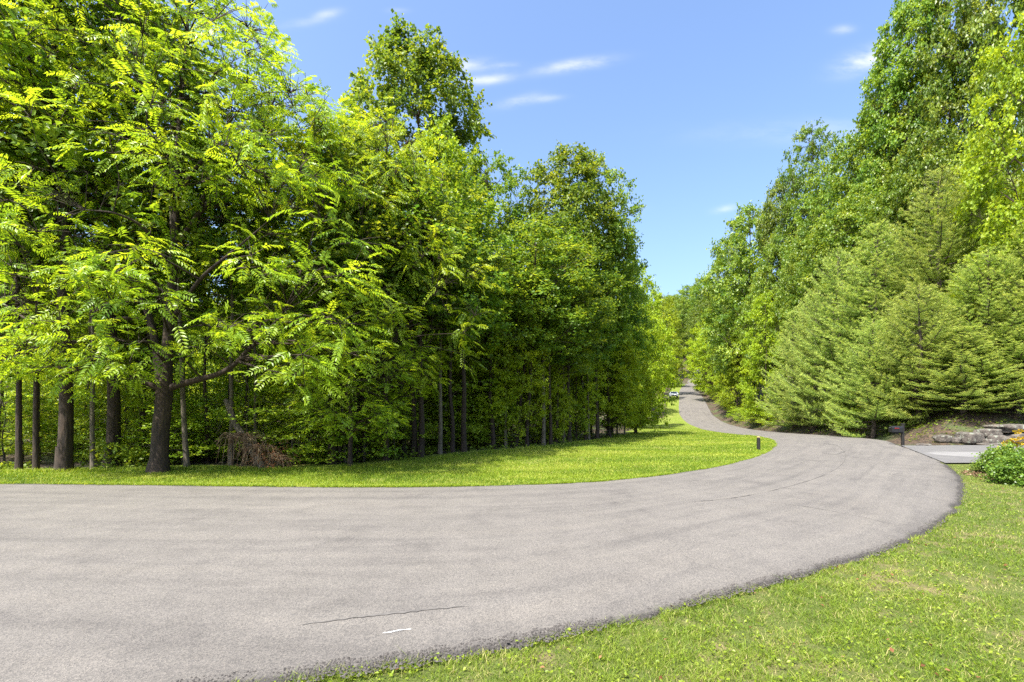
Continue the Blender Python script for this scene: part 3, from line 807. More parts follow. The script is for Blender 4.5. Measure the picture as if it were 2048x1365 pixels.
plant_px('POP', 3, 1012, 30.0, 425, 2.3, 'shorter tree at the dip in the treetops before the twin-topped trees')
plant_px('POP', 4, 1140, 28.0, 298, 2.9, 'left one of the twin-topped tall trees in mid picture')
plant_px('POP', 2, 1195, 29.5, 322, 2.4, 'right one of the twin-topped tall trees in mid picture')
plant_px('POP', 0, 1224, 33.0, 450, 2.4, 'dark tree sloping down right of the twin-topped trees')
plant_px('MAP', 0, 1272, 40.0, 532, 3.1, 'bright yellow-green tree at the right end of the left woods')
plant_px('MAP', 1, 1215, 30.0, 640, 2.2, 'shaded leafy tree with branches down to the lawn at the wood corner')
plant_px('MAP', 2, 1284, 58.0, 580, 3.0, 'leafy tree behind the bright yellow-green one beside the far road')
plant_px('MAP', 0, 1272, 78.0, 600, 3.7, 'leafy tree leaning out beside the white car and far road')
# trunks at the front edge that can be told apart
TR = [('SLIM', 2, 128, 13.0, -260, 2.7, 'straight thick dark trunk left of the big forked tree', .0),
      ('SLIM', 0, 72, 13.3, -120, 1.35, 'thin dark straight trunk between the two left trunks', 0),
      ('SLIM', 2, 38, 13.2, 60, 1.2, 'short leaning dark trunk nearest the left edge', 0),
      ('SLIM', 1, 186, 13.3, 40, 1.5, 'thin pale sunlit trunk right of the thick dark trunk', 0),
      ('SLIM', 2, 224, 14.2, -150, 2.8, 'dark trunk just left of the big forked tree', 0),
      ('SLIM', 1, 374, 13.3, 20, 1.6, 'slender pale trunk leaning right of the big forked tree', .04),
      ('SLIM', 1, 462, 14.6, 120, 1.6, 'pale thin trunk standing behind the brush pile', 0),
      ('SLIM', 2, 664, 14.6, 260, 2.2, 'thick dark trunk right of the brush pile', 0),
      ('SLIM', 0, 726, 16.0, 260, 1.8, 'thin dark trunk behind the lawn shadow', 0),
      ('SLIM', 2, 806, 17.6, 300, 1.9, 'leaning dark trunk left of the double trunk', -.03),
      ('SLIM', 0, 828, 16.4, 330, 2.0, 'left trunk of the dark pair by the lawn', 0),
      ('SLIM', 2, 842, 16.3, 340, 1.8, 'right trunk of the dark pair by the lawn', 0),
      ('SLIM', 1, 880, 17.2, 330, 1.9, 'pale lichen-grey trunk right of the dark pair', 0),
      ('SLIM', 0, 905, 17.9, 420, 1.7, 'thin dark trunk right of the pale lichen trunk', 0),
      ('SLIM', 2, 928, 18.0, 400, 1.8, 'stouter dark trunk where the lawn begins to rise', 0)]
for sp, v, px, Y, top, rad, lab, lean in TR:
    e = plant_px(sp, v, px, Y, top, rad, lab, group='trees along the edge of the left woods')
    e.rotation_euler.y = lean
for k, px in enumerate([985, 1012, 1035, 1052, 1085, 1101, 1110, 1130, 1141, 1166, 1181, 1196, 1226, 1248]):
    Y = float(np.interp(px, [985, 1087, 1164, 1222, 1250], [19.2, 21.2, 24.6, 28.0, 33])) + rng.uniform(0, .8)
    e = plant_px('SLIM', k % 3, px + rng.uniform(-7, 7), Y, 430 + rng.uniform(0, 140), rng.uniform(1.2, 2.3), 'slim trunk in the crowded row beneath the twin-topped trees',
             group='crowded slim trunks in mid picture')
    e.rotation_euler.x, e.rotation_euler.y = rng.normal(0, .03), rng.normal(0, .045)
for k, px in enumerate([955, 1030, 1092, 1160, 1238, 1264]):
    Y = float(np.interp(px, [950, 1087, 1164, 1222, 1262], [19.6, 21.9, 25.6, 29.2, 37])) + rng.uniform(0, 1.2)
    plant_px('MAP', k % 3, px + rng.uniform(-8, 8), Y, 560 + rng.uniform(0, 110), rng.uniform(1.3, 1.8), 'low leafy tree filling the gaps between the crowded slim trunks',
             group='low leafy trees among the slim trunks')
OUT_X = [-400, 380, 470, 560, 640, 720, 800, 900, 1000, 1060, 1150, 1250, 1300, 1360]
OUT_Y = [-250, -160, 40, 110, 230, 300, 290, 380, 440, 500, 430, 560, 640, 690]
def woods_x(Y): return float(np.interp(Y, [p[1] for p in TREELINE[2:]], [p[0] for p in TREELINE[2:]]))
cnt = 0
for k in range(400):
    if cnt >= 36: break
    Y = 30 + 16 * rng.random()
    x = rng.uniform(-1.15 * Y, woods_x(Y) - 1.2)
    px = 1024 + FPX * x / Y
    top = float(np.interp(px, OUT_X, OUT_Y)) + rng.uniform(30, 260)
    H = Z_at(top, Y) - z1(x, Y)
    if H < 7: continue
    H = min(H, rng.uniform(10, 15))
    sp, v = [('SLIM', k % 3), ('MAP', k % 3), ('POP', k % 4), ('SLIM', (k + 1) % 3)][k % 4]
    plant(sp, v, x, Y, H, rng.uniform(2.0, 3.2) * (1 if sp != 'OAK' else 1.3), 'tree standing among others deep in the shaded left woods', group='trees inside the left woods')
    cnt += 1
for k in range(125):
    Y = 15.0 + 19 * rng.random() ** .75
    xl = woods_x(Y)
    x = rng.uniform(-1.12 * Y, xl - (.9 if xl < -2.5 else 3.0))
    if abs(x + 8.95) < .9 and Y < 15: continue
    H = rng.uniform(2.2, 4.8) + .12 * (Y - 14)
    plant('SAP', k % 5, x, Y, H, rng.uniform(1.1, 2.0), 'leafy sapling in the understory of the left woods', 'sapling', 'saplings in the left woods')

for k in range(40):
    Y = 14.2 + 6.5 * rng.random()
    xl = woods_x(Y); x = rng.uniform(-1.1 * Y, xl - 1.0)
    if abs(x + 8.95) < 1.1 and Y < 15.5: continue
    plant('SAP', k % 5, x, Y, rng.uniform(1.4, 3.4), rng.uniform(.8, 1.5), 'leafy sapling in the understory of the left woods', 'sapling', 'saplings in the left woods')

for k in range(46):
    Y = 14.6 + 11 * rng.random() ** 1.2
    xl = woods_x(Y); x = rng.uniform(-1.1 * Y, xl - 1.2)
    if abs(x + 8.95) < .8 and Y < 15.5: continue
    e = plant('SLIM', k % 3, x, Y, rng.uniform(7, 11.5), rng.uniform(.75, 1.25), 'thin-stemmed young tree standing inside the left woods', group='thin young trees inside the left woods')
    e.rotation_euler.x, e.rotation_euler.y = rng.normal(0, .04), rng.normal(0, .05)

# ------------------------------------------------------------------ the hillside on the right
plant_px('OAK', 0, 1500, 72, 408, 6.8, 'rounded tree whose crown meets the sky gap above the far road')
plant_px('OAK', 1, 1468, 88, 470, 4.2, 'tree at the left foot of the rounded hillside crown')
plant_px('POP', 2, 1625, 60, 240, 3.4, 'narrow pointed treetop standing above the right hillside skyline')
plant_px('OAK', 2, 1572, 64, 345, 4.6, 'hillside tree left of the narrow pointed treetop')
plant_px('OAK', 1, 1700, 52, 285, 4.8, 'hillside tree right of the narrow pointed treetop')
plant_px('POP', 4, 1770, 47, 180, 3.8, 'hillside tree below the cloud at the right')
plant_px('POP', 4, 1822, 43, -10, 3.7, 'tall gappy tree reaching the top edge beside the right cloud')
plant_px('OAK', 0, 1900, 41, -60, 4.8, 'tall dark hillside tree cut by the top edge right of the gappy tree')
plant_px('OAK', 2, 1985, 37, -90, 4.4, 'pale-leaved tall tree cut by the top edge near the right corner')
plant_px('MAP', 1, 2055, 27, 40, 3.2, 'bright green tree cut by the right edge of the photo')
plant_px('OAK', 1, 1760, 43, 330, 3.6, 'olive pale-leaved tree above the two middle pines')
plant_px('MAP', 2, 1690, 45, 425, 2.5, 'yellowish small tree between hillside trees and pines')
plant_px('OAK', 2, 1640, 56, 420, 4.2, 'dark hillside tree above the left pines')
plant_px('OAK', 0, 1560, 60, 470, 4.2, 'dark tree below the rounded hillside crown')
plant_px('OAK', 1, 1850, 37, 270, 3.6, 'leafy hillside tree behind the tallest pine')
plant_px('MAP', 0, 1945, 31, 330, 2.7, 'bright leafy tree between the tallest pine and the right edge')
plant_px('MAP', 1, 2000, 27, 480, 2.0, 'small bright leafy tree behind the rightmost pines')
plant_px('MAP', 0, 1532, 56, 585, 2.9, 'bright yellow-green roadside tree left of the pines')
plant_px('MAP', 2, 1474, 72, 640, 3.0, 'light green roadside tree by the far road bend')
plant_px('PINE', 2, 1586, 45, 625, 3.2, 'smallest pine at the left end of the pine row')
plant_px('PINE', 0, 1630, 40, 580, 3.6, 'second pine from the road in the pine row')
plant_px('PINE', 1, 1676, 36, 500, 4.1, 'pine with a broad point left of the middle of the row')
plant_px('PINE', 2, 1755, 33.0, 450, 4.4, 'middle pine with its boughs reaching the mailbox')
plant_px('PINE', 0, 1880, 30.5, 345, 4.7, 'tallest pine with a ragged top in the pine row')
plant_px('PINE', 1, 1840, 27.0, 570, 3.6, 'low pine spreading in front of the tallest pine')
plant_px('PINE', 1, 1975, 26.2, 500, 4.0, 'pine above the boulders near the right edge')
plant_px('PINE', 0, 2075, 25.0, 450, 4.2, 'pine half cut off by the right edge of the photo')
plant_px('PINE', 1, 1745, 28.6, 640, 3.1, 'low young pine on the bank behind the mailbox')
plant_px('PINE', 2, 1925, 25.0, 655, 3.0, 'low young pine drooping over the bank above the boulders')
plant_px('PINE', 0, 2035, 24.4, 640, 2.9, 'low young pine above the flat slab at the right edge')
RO_X = [1400, 1440, 1500, 1570, 1625, 1700, 1780, 1830, 1900, 2200]
RO_Y = [560, 470, 430, 370, 300, 310, 200, 60, -20, -100]
for k in range(34):
    px = rng.uniform(1450, 2150); Y = rng.uniform(40, 85)
    x = X_at(px, Y); top = float(np.interp(px, RO_X, RO_Y)) + rng.uniform(30, 170)
    H = Z_at(top, Y) - z1(x, Y)
    if H < 6 or x < float(np.interp(Y, RE[150:, 1], RE[150:, 0])) + 4.5: continue
    plant(['OAK', 'POP', 'OAK'][k % 3], k % 3, x, Y, min(H, 20), rng.uniform(3.2, 4.8), 'tree among others on the wooded right hillside', group='trees on the right hillside')
for k in range(54):
    Y = 29 + 85 * rng.random() ** 1.2
    x = float(np.interp(Y, RE[150:, 1], RE[150:, 0])) + rng.uniform(1.3, 3.4)
    plant('SAP', k % 5, x, Y, rng.uniform(1.0, 2.4), rng.uniform(.9, 1.6), 'low leafy bush on the bank along the right edge of the road', 'bush', 'bushes along the right road bank', name='bush')
# far valley and the far end of the road
for (px, Y, top, sp, v, rad, lab) in [
    (1374, 232, 570, 'OAK', 0, 9, 'rounded far tree at the bottom of the sky gap'),
    (1404, 250, 558, 'OAK', 1, 10, 'far bluish tree right of the rounded far tree'),
    (1352, 190, 590, 'OAK', 2, 8, 'far tree partly hidden by the bright yellow-green tree'),
    (1425, 130, 575, 'OAK', 1, 6, 'far tree below the hillside foot'),
    (1326, 122, 588, 'MAP', 1, 4.6, 'leafy tree standing just behind the white car'),
    (1308, 101, 572, 'MAP', 2, 3.2, 'bright tree left of the white car at the end of the left woods'),
    (1341, 162, 690, 'MAP', 0, 5.0, 'tree hanging over the far end of the road from the left'),
    (1432, 176, 655, 'MAP', 2, 5.5, 'tree closing the view at the far end of the road'),
    (1418, 118, 630, 'MAP', 0, 5.2, 'light green tree standing over the far road end'),
    (1425, 100, 650, 'MAP', 1, 4.5, 'light green tree right of the far road end'),
    (1440, 125, 640, 'OAK', 0, 5, 'darker tree behind the light green pair at the road end')]:
    plant_px(sp, v, px, Y, top, rad, lab)
for k in range(26):
    Y = rng.uniform(80, 185)
    rx = float(np.interp(Y, RE[:, 1][150:], RE[:, 0][150:]))
    x = rx + rng.uniform(3.2, 16)
    plant(['MAP', 'OAK', 'MAP'][k % 3], k % 3, x, Y, rng.uniform(9, 15), rng.uniform(3.2, 5), 'tree along the right of the far road', group='trees by the far road')
for k in range(20):
    Y = rng.uniform(80, 175)
    x = woods_x(Y) - rng.uniform(6.0, 18)
    x = min(x, X_at(1328, Y) - 4.6)
    plant(['MAP', 'POP', 'OAK'][k % 3], k % 3, x, Y, rng.uniform(10, 15), rng.uniform(3.2, 4.6), 'tree left of the far road behind the white car', group='trees left of the far road')
for k in range(40):
    Y = rng.uniform(225, 320); x = X_at(rng.uniform(1250, 1560), Y)
    plant('OAK', k % 3, x, Y, rng.uniform(14, 20), rng.uniform(6, 9), 'tree on the wooded ridge closing the valley', group='trees on the far ridge')

# ------------------------------------------------------------------ stuff: far woods, undergrowth, grass
def leaf_stuff(name, label, P, size, mat, vmean=.45, vsd=.2):
    n = len(P)
    ax = rng.normal(0, 1, (n, 3)); ax[:, 2] *= .5
    nn = np.array([0, 0, 1.]) + rng.normal(0, .5, (n, 3))
    L = size * rng.uniform(.6, 1.3, n)
    V, F, Y = leaf_quads(P, ax, nn, L, L * rng.uniform(.55, .8, n), np.clip(rng.normal(vmean, vsd, n), 0, 1))
    return tag(ob(name, mesh_np(name, V, [F], mat, dict(vary=Y))), label, None, None, 'stuff')
# far woods: a thick belt of foliage and stems behind the individual trees
C = []
while len(C) < 2600:
    Y = rng.uniform(47, 70); x = rng.uniform(-95, woods_x(Y) - 4); z = rng.uniform(0, 1) ** 1.1 * (15 - 5 * vnoise([x], [Y], .2, 5)[0])
    if vnoise([x], [Y + z * 2], .35, 6)[0] < .28: continue
    C.append((x, Y, z1(x, Y) + z))
C = np.array(C)
P = np.repeat(C, 26, 0) + rng.normal(0, 1, (len(C) * 26, 3)) * [1.0, 1.0, .6]
leaf_stuff('far_woods', 'dense far woods seen between the trunks on the left', P, .42, M['far'])
# understory leaves and low plants under the left trees
pts = []
n = 60000
Yu = 13.2 + 22 * rng.random(n) ** 1.6; xu = rng.uniform(-1.15, 1, n) * Yu
lim = np.interp(Yu, [p[1] for p in TREELINE[2:]], [p[0] for p in TREELINE[2:]])
k = (xu < lim - .3 + .5 * vnoise(xu, Yu, 1.3, 12)) & (vnoise(xu, Yu, .9, 13) > np.where(Yu < 17, .44, .34))
xu, Yu = xu[k], Yu[k]
hmax = .18 + 1.0 * np.clip(vnoise(xu, Yu, .7, 14) - .3, 0, 1)
P = np.c_[xu, Yu, z0(xu, Yu) - .05 + hmax * rng.random(len(xu)) ** 1.1]
leaf_stuff('undergrowth', 'low leafy undergrowth covering the floor of the left woods', P, .12, M['under'])
n = 90000
xb = rng.uniform(17, 60, n); Yb = rng.uniform(21, 70, n)
dF = dist_poly(xb, Yb, FOOT); k = in_poly(xb, Yb, HILLPOLY) & (dF < 5) & (vnoise(xb, Yb, .8, 15) > .22 + .06 * dF)
xb, Yb = xb[k], Yb[k]
P = np.c_[xb, Yb, z0(xb, Yb) - .08 + .35 * rng.random(len(xb)) * vnoise(xb, Yb, 1.1, 16)]
leaf_stuff('bank_plants', 'low weeds growing on the leaf-littered bank under the pines', P, .11, M['under'])

def blades(name, label, x, y, h, w, mat, vary, lean=.45):
    n = len(x)
    a = rng.uniform(0, 6.28, n); l = rng.normal(0, lean, (n, 2))
    s = np.stack([np.cos(a), np.sin(a), np.zeros(n)], 1) * (w / 2)[:, None]
    b = np.c_[x, y, z0(x, y) - .005]
    tip = b + np.c_[l * h[:, None], h]
    m = b + np.c_[l * h[:, None] * .3, h * .55]
    V = np.stack([b - s, b + s, m + s * .8, m - s * .8, tip], 1).reshape(-1, 3)
    i = np.arange(n)[:, None] * 5
    me = mesh_np(name, V, [np.concatenate([i, i + 1, i + 2, i + 3], 1), np.concatenate([i + 3, i + 2, i + 4], 1)], mat, dict(vary=np.repeat(vary, 5)))
    return tag(ob(name, me), label, None, None, 'stuff')

def sample_lawn(poly, n, xr, yr, wfun):
    x = rng.uniform(*xr, n); y = rng.uniform(*yr, n)
    k = rng.random(n) < wfun(x, y); x, y = x[k], y[k]
    k = in_poly(x, y, poly); return x[k], y[k]
# near lawn (right foreground)
x, y = sample_lawn(RIGHT_LAWN, 3300000, (-3, 20), (1.6, 15.5), lambda x, y: np.clip((4.2 / np.hypot(x, y)) ** 2, 0, 1) * (x < 1.15 * y + .3))
pn = vnoise(x, y, 1.3, 21) * .6 + vnoise(x, y, 4.0, 22) * .4
cl_ = vnoise(x, y, 9.0, 26); bg = vnoise(x, y, .55, 27)
k = rng.random(len(x)) < np.clip(1.5 - 1.3 * pn, .25, 1) * np.clip(.35 + 1.3 * cl_, 0, 1); x, y, pn, cl_, bg = x[k], y[k], pn[k], cl_[k], bg[k]
n = len(x); print('near blades', n)
dry = np.clip((pn - .5) * 3.2, 0, 1)
vary = np.where(rng.random(n) < .09 + .4 * dry, rng.uniform(.72, 1, n), np.clip(rng.uniform(0, .5, n) + .35 * (bg - .45) + .25 * (cl_ - .5), 0, .68))
hh = rng.uniform(.018, .05, n) * (1 - .3 * dry) * (.65 + 1.0 * np.clip(cl_ - .25, 0, 1)) * np.where(rng.random(n) < .04, 1.8, 1)
blades('grass', 'short mown grass with dry patches beside the near road edge', x, y, hh, np.interp(np.hypot(x, y), [3, 12], [.004, .0085]) * rng.uniform(.7, 1.4, n), M['grass'], vary, .75)
# grass leaning over the asphalt edge, and crumbs broken off it
def edge_points(curve, normal, n, ymax, lo, hi):
    seg = np.linalg.norm(np.diff(curve, axis=0), axis=1); mid = (curve[:-1] + curve[1:]) / 2
    w = seg * (mid[:, 1] < ymax) * (abs(mid[:, 0]) < 1.12 * mid[:, 1] + .5) / np.hypot(mid[:, 0], mid[:, 1]) ** 1.4
    k = rng.choice(len(seg), n, p=w / w.sum()); t = rng.random(n)[:, None]
    off = rng.uniform(lo, hi, n)[:, None]
    return curve[k] * (1 - t) + curve[k + 1] * t + normal[k] * off
Pe = edge_points(Rj, un, 9000, 16, -.012, .08)
kk = vnoise(Pe[:, 0], Pe[:, 1], 3.2, 51) > .46; Pe = Pe[kk]
blades('grass', 'ragged grass leaning over the broken near edge of the road', Pe[:, 0], Pe[:, 1], rng.uniform(.02, .06, len(Pe)), rng.uniform(.004, .008, len(Pe)), M['grass'], rng.uniform(0, .8, len(Pe)), .9)
Pe = edge_points(Lj, -un, 30000, 34, -.05, .10)
kk = vnoise(Pe[:, 0], Pe[:, 1], 2.2, 52) > .34; Pe = Pe[kk]
blades('grass', 'ragged grass leaning over the far edge of the road at the lawn', Pe[:, 0], Pe[:, 1], rng.uniform(.04, .10, len(Pe)), rng.uniform(.010, .02, len(Pe)), M['grass_far'], rng.uniform(0, .9, len(Pe)), .8)
Pc = edge_points(Rj, un, 7000, 15, -.14, .09)
kk = rng.random(len(Pc)) < np.clip(1.4 * vnoise(Pc[:, 0], Pc[:, 1], 2.6, 53) - .1, 0, 1); Pc = Pc[kk]; n = len(Pc)
sz = rng.uniform(.004, .013, n)[:, None]
cz = z0(Pc[:, 0], Pc[:, 1]) + .034
ctr = np.c_[Pc, cz]
oct_ = np.array([(1, 0, 0), (-1, 0, 0), (0, 1, 0), (0, -1, 0), (0, 0, .8), (0, 0, -.6)])
V = ctr[:, None] + oct_[None] * (sz * rng.uniform(.6, 1.3, (n, 3)))[:, None]
fi = np.array([(0, 2, 4), (2, 1, 4), (1, 3, 4), (3, 0, 4), (2, 0, 5), (1, 2, 5), (3, 1, 5), (0, 3, 5)])
F = (np.arange(n)[:, None, None] * 6 + fi[None]).reshape(-1, 3)
tag(ob('gravel', mesh_np('gravel', V.reshape(-1, 3), [F], M['crumb'])), 'loose dark asphalt crumbs along the near road edge', None, None, 'stuff')
# clover leaves in the near lawn
x, y = sample_lawn(RIGHT_LAWN, 60000, (-2, 14), (2, 13), lambda x, y: (x < 1.1 * y) * np.clip((5 / np.hypot(x, y)) ** 2, 0, 1) * (vnoise(x, y, 1.7, 31) > .5))
P = np.c_[x, y, z0(x, y) + rng.uniform(.015, .045, len(x))]
leaf_stuff('clover', 'small round clover leaves scattered through the near grass', P, .026, M['sapling'], .6)
x, y = sample_lawn(RIGHT_LAWN, 900, (-2, 14), (2, 13), lambda x, y: (x < 1.1 * y) * (vnoise(x, y, .5, 33) > .45))
leaf_stuff('fallen_leaves', 'dry brown leaves lying here and there in the near grass', np.c_[x, y, z0(x, y) + rng.uniform(.02, .045, len(x))], .036, M['rust'], .5, .25)
# left lawn
x, y = sample_lawn(LEFT_LAWN, 2200000, (-17, 22), (9.9, 60), lambda x, y: np.clip((11.5 / y) ** 2, 0, 1) * (x > -1.12 * y))
n = len(x); print('far blades', n)
pn = vnoise(x, y, .8, 23) * .5 + vnoise(x, y, 2.6, 24) * .5
mow = vnoise(x * .35, y * 1.3, .9, 29)
vary = np.where(rng.random(n) < .08 + .35 * np.clip((pn - .5) * 3, 0, 1), rng.uniform(.65, 1, n), np.clip(rng.uniform(0, .6, n) + .9 * (mow - .5), 0, .85))
dl = dist_poly(x, y, TREELINE)
hh = rng.uniform(.03, .075, n) * (1 + 1.2 * (dl < .5) * rng.random(n))
blades('grass', 'sunlit mown grass between the bend of the road and the left woods', x, y, hh, np.interp(y, [10, 40], [.011, .03]) * rng.uniform(.7, 1.3, n), M['grass_far'], vary, .5)

# ------------------------------------------------------------------ brush pile
def brush():
    Y = 13.3; c = P3(515, 938, Y); zg = z1(c[0], c[1])
    e = empty('brush_pile', (c[0], c[1], zg)); tag(e, 'brown dead brush pile under a leaning log at the lawn edge', 'brush pile')
    loc = lambda px, py, dy=0.0: P3(px, py, Y + dy) - [*c[:2], zg]
    log = MB(); log.tube([loc(452, 800, .7), loc(470, 848, .45), loc(488, 874, .3), loc(508, 905, .15), loc(528, 938, .05)], [.07, .085, .095, .11, .12], 9)
    log.build('log', M['bark_pale'], e, True)
    VV, FF, YY, nn = [], [], [], 0
    def twig(P, r0, r1, y):
        nonlocal nn
        V, F, _ = tube_np(P, np.linspace(r0, r1, len(P)), 3)
        VV.append(V); FF.append(F + nn); nn += len(V); YY.append(np.full(len(V), y))
    for apex, cnt, reach in ((loc(470, 876), 34, .42), (loc(500, 878, .1), 26, .5), (loc(524, 898), 46, .55), (loc(556, 918), 26, .5)):
        for k in range(cnt):
            a = rng.uniform(0, 6.28); rr = reach * rng.uniform(.25, 1.15)
            d = np.array([math.cos(a) * 1.15, math.sin(a) * .6, 0])
            end = apex + d * rr; end[2] = max(.0, apex[2] * rng.uniform(-.1, 1.05))
            mid = apex + d * rr * .62 + np.array([0, 0, rng.uniform(.0, .16)])
            P = catmull([apex + rng.normal(0, .05, 3), mid, end], 5)
            y = rng.random(); twig(P, .009, .0035, y)
            for q in range(5):
                b = P[rng.integers(2, len(P))]
                t = b + np.array([rng.normal(0, .09), rng.normal(0, .07), -rng.uniform(.02, .22)]); t[2] = max(t[2], .0)
                twig(np.array([b, (b + t) / 2 + [0, 0, .025], t]), .004, .0018, np.clip(y + rng.normal(0, .2), 0, 1))
    # dead brown leaves still hanging on the right hand side
    n = 420
    Pd = loc(545, 915) + rng.normal(0, 1, (n, 3)) * [.38, .25, .2]; Pd[:, 2] = np.clip(Pd[:, 2], .02, .75)
    Vd, Fd, Yd = leaf_quads(Pd, rng.normal(0, 1, (n, 3)) - [0, 0, .6], rng.normal(0, 1, (n, 3)), rng.uniform(.05, .09, n), rng.uniform(.02, .035, n), rng.uniform(.1, .6, n))
    ob('dead_leaves', mesh_np('dead_leaves', Vd, [Fd], M['rust'], dict(vary=Yd)), e)
    ob('twigs', mesh_np('twigs', np.concatenate(VV), [np.concatenate(FF)], M['dead'], dict(vary=np.concatenate(YY))), e)
brush()

# ------------------------------------------------------------------ mailbox
def mailbox():
    Y = 21.7; px = 1805.5; x = X_at(px, Y); zg = z1(x, Y)
    e = empty('mailbox', (x, Y, zg - .03)); tag(e, 'black roadside mailbox with a red flag on a dark post', 'mailbox')
    p = MB(); p.box((0, 0, .47), (.1, .1, .98), 0, .012); p.box((0, 0, .98), (.125, .125, .05), 0, .012); p.build('post', M['black_wood'], e)
    # box with a domed roof, long side towards the camera, cantilevered towards the road
    prof = [(-.10, 0), (.10, 0), (.10, .17)] + [(.10 * math.cos(t), .17 + .10 * math.sin(t)) for t in np.linspace(.2, math.pi - .2, 9)] + [(-.10, .17)]
    prof = np.array(prof); n = len(prof)
    V = np.concatenate([np.c_[np.full(n, xx), prof[:, 0] - .0, prof[:, 1] + .63] for xx in (-.53, -.06)])
    F = [[i, (i + 1) % n, n + (i + 1) % n, n + i] for i in range(n)]
    b = MB(); b.add(V, [F, [list(range(n))[::-1], list(range(n, 2 * n))]]); b.build('box', M['black_metal'], e)
    d = MB(); V = np.concatenate([np.c_[np.full(n, xx), prof[:, 0] * 1.06, prof[:, 1] * 1.03 + .625] for xx in (-.555, -.532)])
    d.add(V, [F, [list(range(n))[::-1], list(range(n, 2 * n))]]); dd = d.build('door', M['black_metal'], e)
    k = MB(); k.box((-.57, 0, .82), (.03, .05, .02)); k.build('handle', M['rim'], dd)
    f = MB(); f.box((-.34, -.112, .80), (.17, .012, .022)); f.box((-.415, -.112, .80), (.05, .012, .04)); f.build('flag', M['red'], e)
    a = MB(); a.box((-.27, 0, .60), (.44, .06, .05)); a.tube([(-.06, 0, .32), (-.12, 0, .45), (-.22, 0, .53), (-.34, 0, .575)], [.018] * 4, 6); a.build('bracket', M['black_wood'], e)
mailbox()

# ------------------------------------------------------------------ bollard
def bollard():
    Y = 19.2; x = X_at(1517, Y); zg = z1(x, Y)
    e = empty('bollard', (x, Y, zg - .05)); tag(e, 'short dark wooden bollard with a tan top on the lawn at the bend', 'bollard')
    p = MB(); p.box((0, 0, .26), (.105, .105, .56), .1, .012); p.build('post', M['black_wood'], e)
    c = MB(); c.box((0, 0, .565), (.098, .098, .045), .1, .012); c.build('cap', M['cap'], e)
bollard()

# ------------------------------------------------------------------ boulders
def boulder(px0, px1, py0, py1, Y, label, seed, depth=.8, base=None):
    x0, x1 = X_at(px0, Y), X_at(px1, Y); ztop, zb = Z_at(py0, Y), Z_at(py1, Y)
    rx, rz, ry = (x1 - x0) / 2, (ztop - zb) / 2, max((x1 - x0) / 2 * depth, .25)
    n, m = 22, 14; V = []
    for j in range(m + 1):
        th = math.pi * j / m
        for i in range(n):
            ph = 2 * math.pi * i / n
            v = np.array([math.sin(th) * math.cos(ph), math.sin(th) * math.sin(ph), math.cos(th)])
            v = np.sign(v) * abs(v) ** .62                               # blocky
            v = v / max(1e-6, np.max(abs(v)) ** .35)
            d = 1 + .20 * mnoise.noise(Vector(v * 1.3) + Vector((seed * 3.1, 0, 0))) + .08 * mnoise.noise(Vector(v * 4) + Vector((0, seed * 2.3, 0)))
            v = v * d * .93
            V.append((v[0] * rx, v[1] * ry, v[2] * rz))
    F = [[j * n + i, (j + 1) * n + i, (j + 1) * n + (i + 1) % n, j * n + (i + 1) % n] for j in range(m) for i in range(n)]
    o = ob('boulder', mesh_np('boulder', V, [F], M['stone'], smooth=True))
    o.location = ((x0 + x1) / 2, Y + ry * .5, (ztop + zb) / 2); o.rotation_euler.z = rng.normal(0, .15)
    return tag(o, label, 'boulder', 'boulders by the driveway')
for k, (a, b, c, d, Y, lab) in enumerate([
    (1876, 1905, 870, 887, 21.9, 'small tan boulder at the left end of the boulder row'),
    (1902, 1923, 875, 888, 21.8, 'little low stone right of the tan boulder'),
    (1925, 1970, 864, 890, 21.7, 'dark rounded boulder with lichen in the boulder row'),
    (1962, 2006, 858, 877, 22.0, 'grey boulder resting on top between two others'),
    (1967, 1984, 878, 892, 21.5, 'small round stone wedged below the upper boulders'),
    (1980, 2022, 870, 891, 21.7, 'squarish boulder behind the golden plant'),
    (2000, 2072, 849, 867, 22.1, 'long flat slab at the top right of the boulders'),
    (1966, 2024, 887, 896, 21.2, 'low flat stone lying at the driveway edge'),
    (2016, 2075, 866, 892, 22.0, 'boulder under the flat slab at the right edge'),
    (1842, 1864, 888, 896, 21.0, 'thin flat stone beside the driveway near the mailbox')]):
    boulder(a, b, c, d, Y, lab, k + 1)

# ------------------------------------------------------------------ shrubs
def shrub(name, px, Y, rx, ry, h, label, mat, n_cl, nleaf, size, vb=.5, rc=.2, spike=0.0):
    x = X_at(px, Y); T = Tree(); zg = z1(x, Y)
    for q in range(9):
        a = rng.uniform(0, 6.28)
        T.limb([np.array([0, 0, -.05]), np.array([.3 * rx * math.cos(a), .3 * ry * math.sin(a), h * .4]), np.array([.7 * rx * math.cos(a), .7 * ry * math.sin(a), h * rng.uniform(.5, .8)])], .018, .006, 5, 4)
    for q in range(n_cl):
        v = rng.normal(0, 1, 3); v[2] = abs(v[2]) ; v /= np.linalg.norm(v)
        k = rng.uniform(.72, 1.0) * (1 + .34 * mnoise.noise(Vector(v * 2.2) + Vector((px * .01, 0, 0))))
        c = np.array([v[0] * rx * k, v[1] * ry * k, .06 + v[2] * h * k])
        clump_leaves(T, c, np.array([v[0], v[1], v[2]]) , rc, nleaf, size, 'leaf', .8, .5 + spike, np.clip(vb + rng.normal(0, .14), .1, .9), 5)
    t, c = T.meshes(name, M['bark'], mat)
    e = empty(name, (x, Y, zg - .02)); tag(e, label, 'shrub')
    ob('stems', t, e); ob('foliage', c, e)
shrub('green_shrub', 2024, 12.2, .62, .6, .62, 'rounded green shrub at the corner of the lawn and driveway', M['box'], 260, 26, .05)
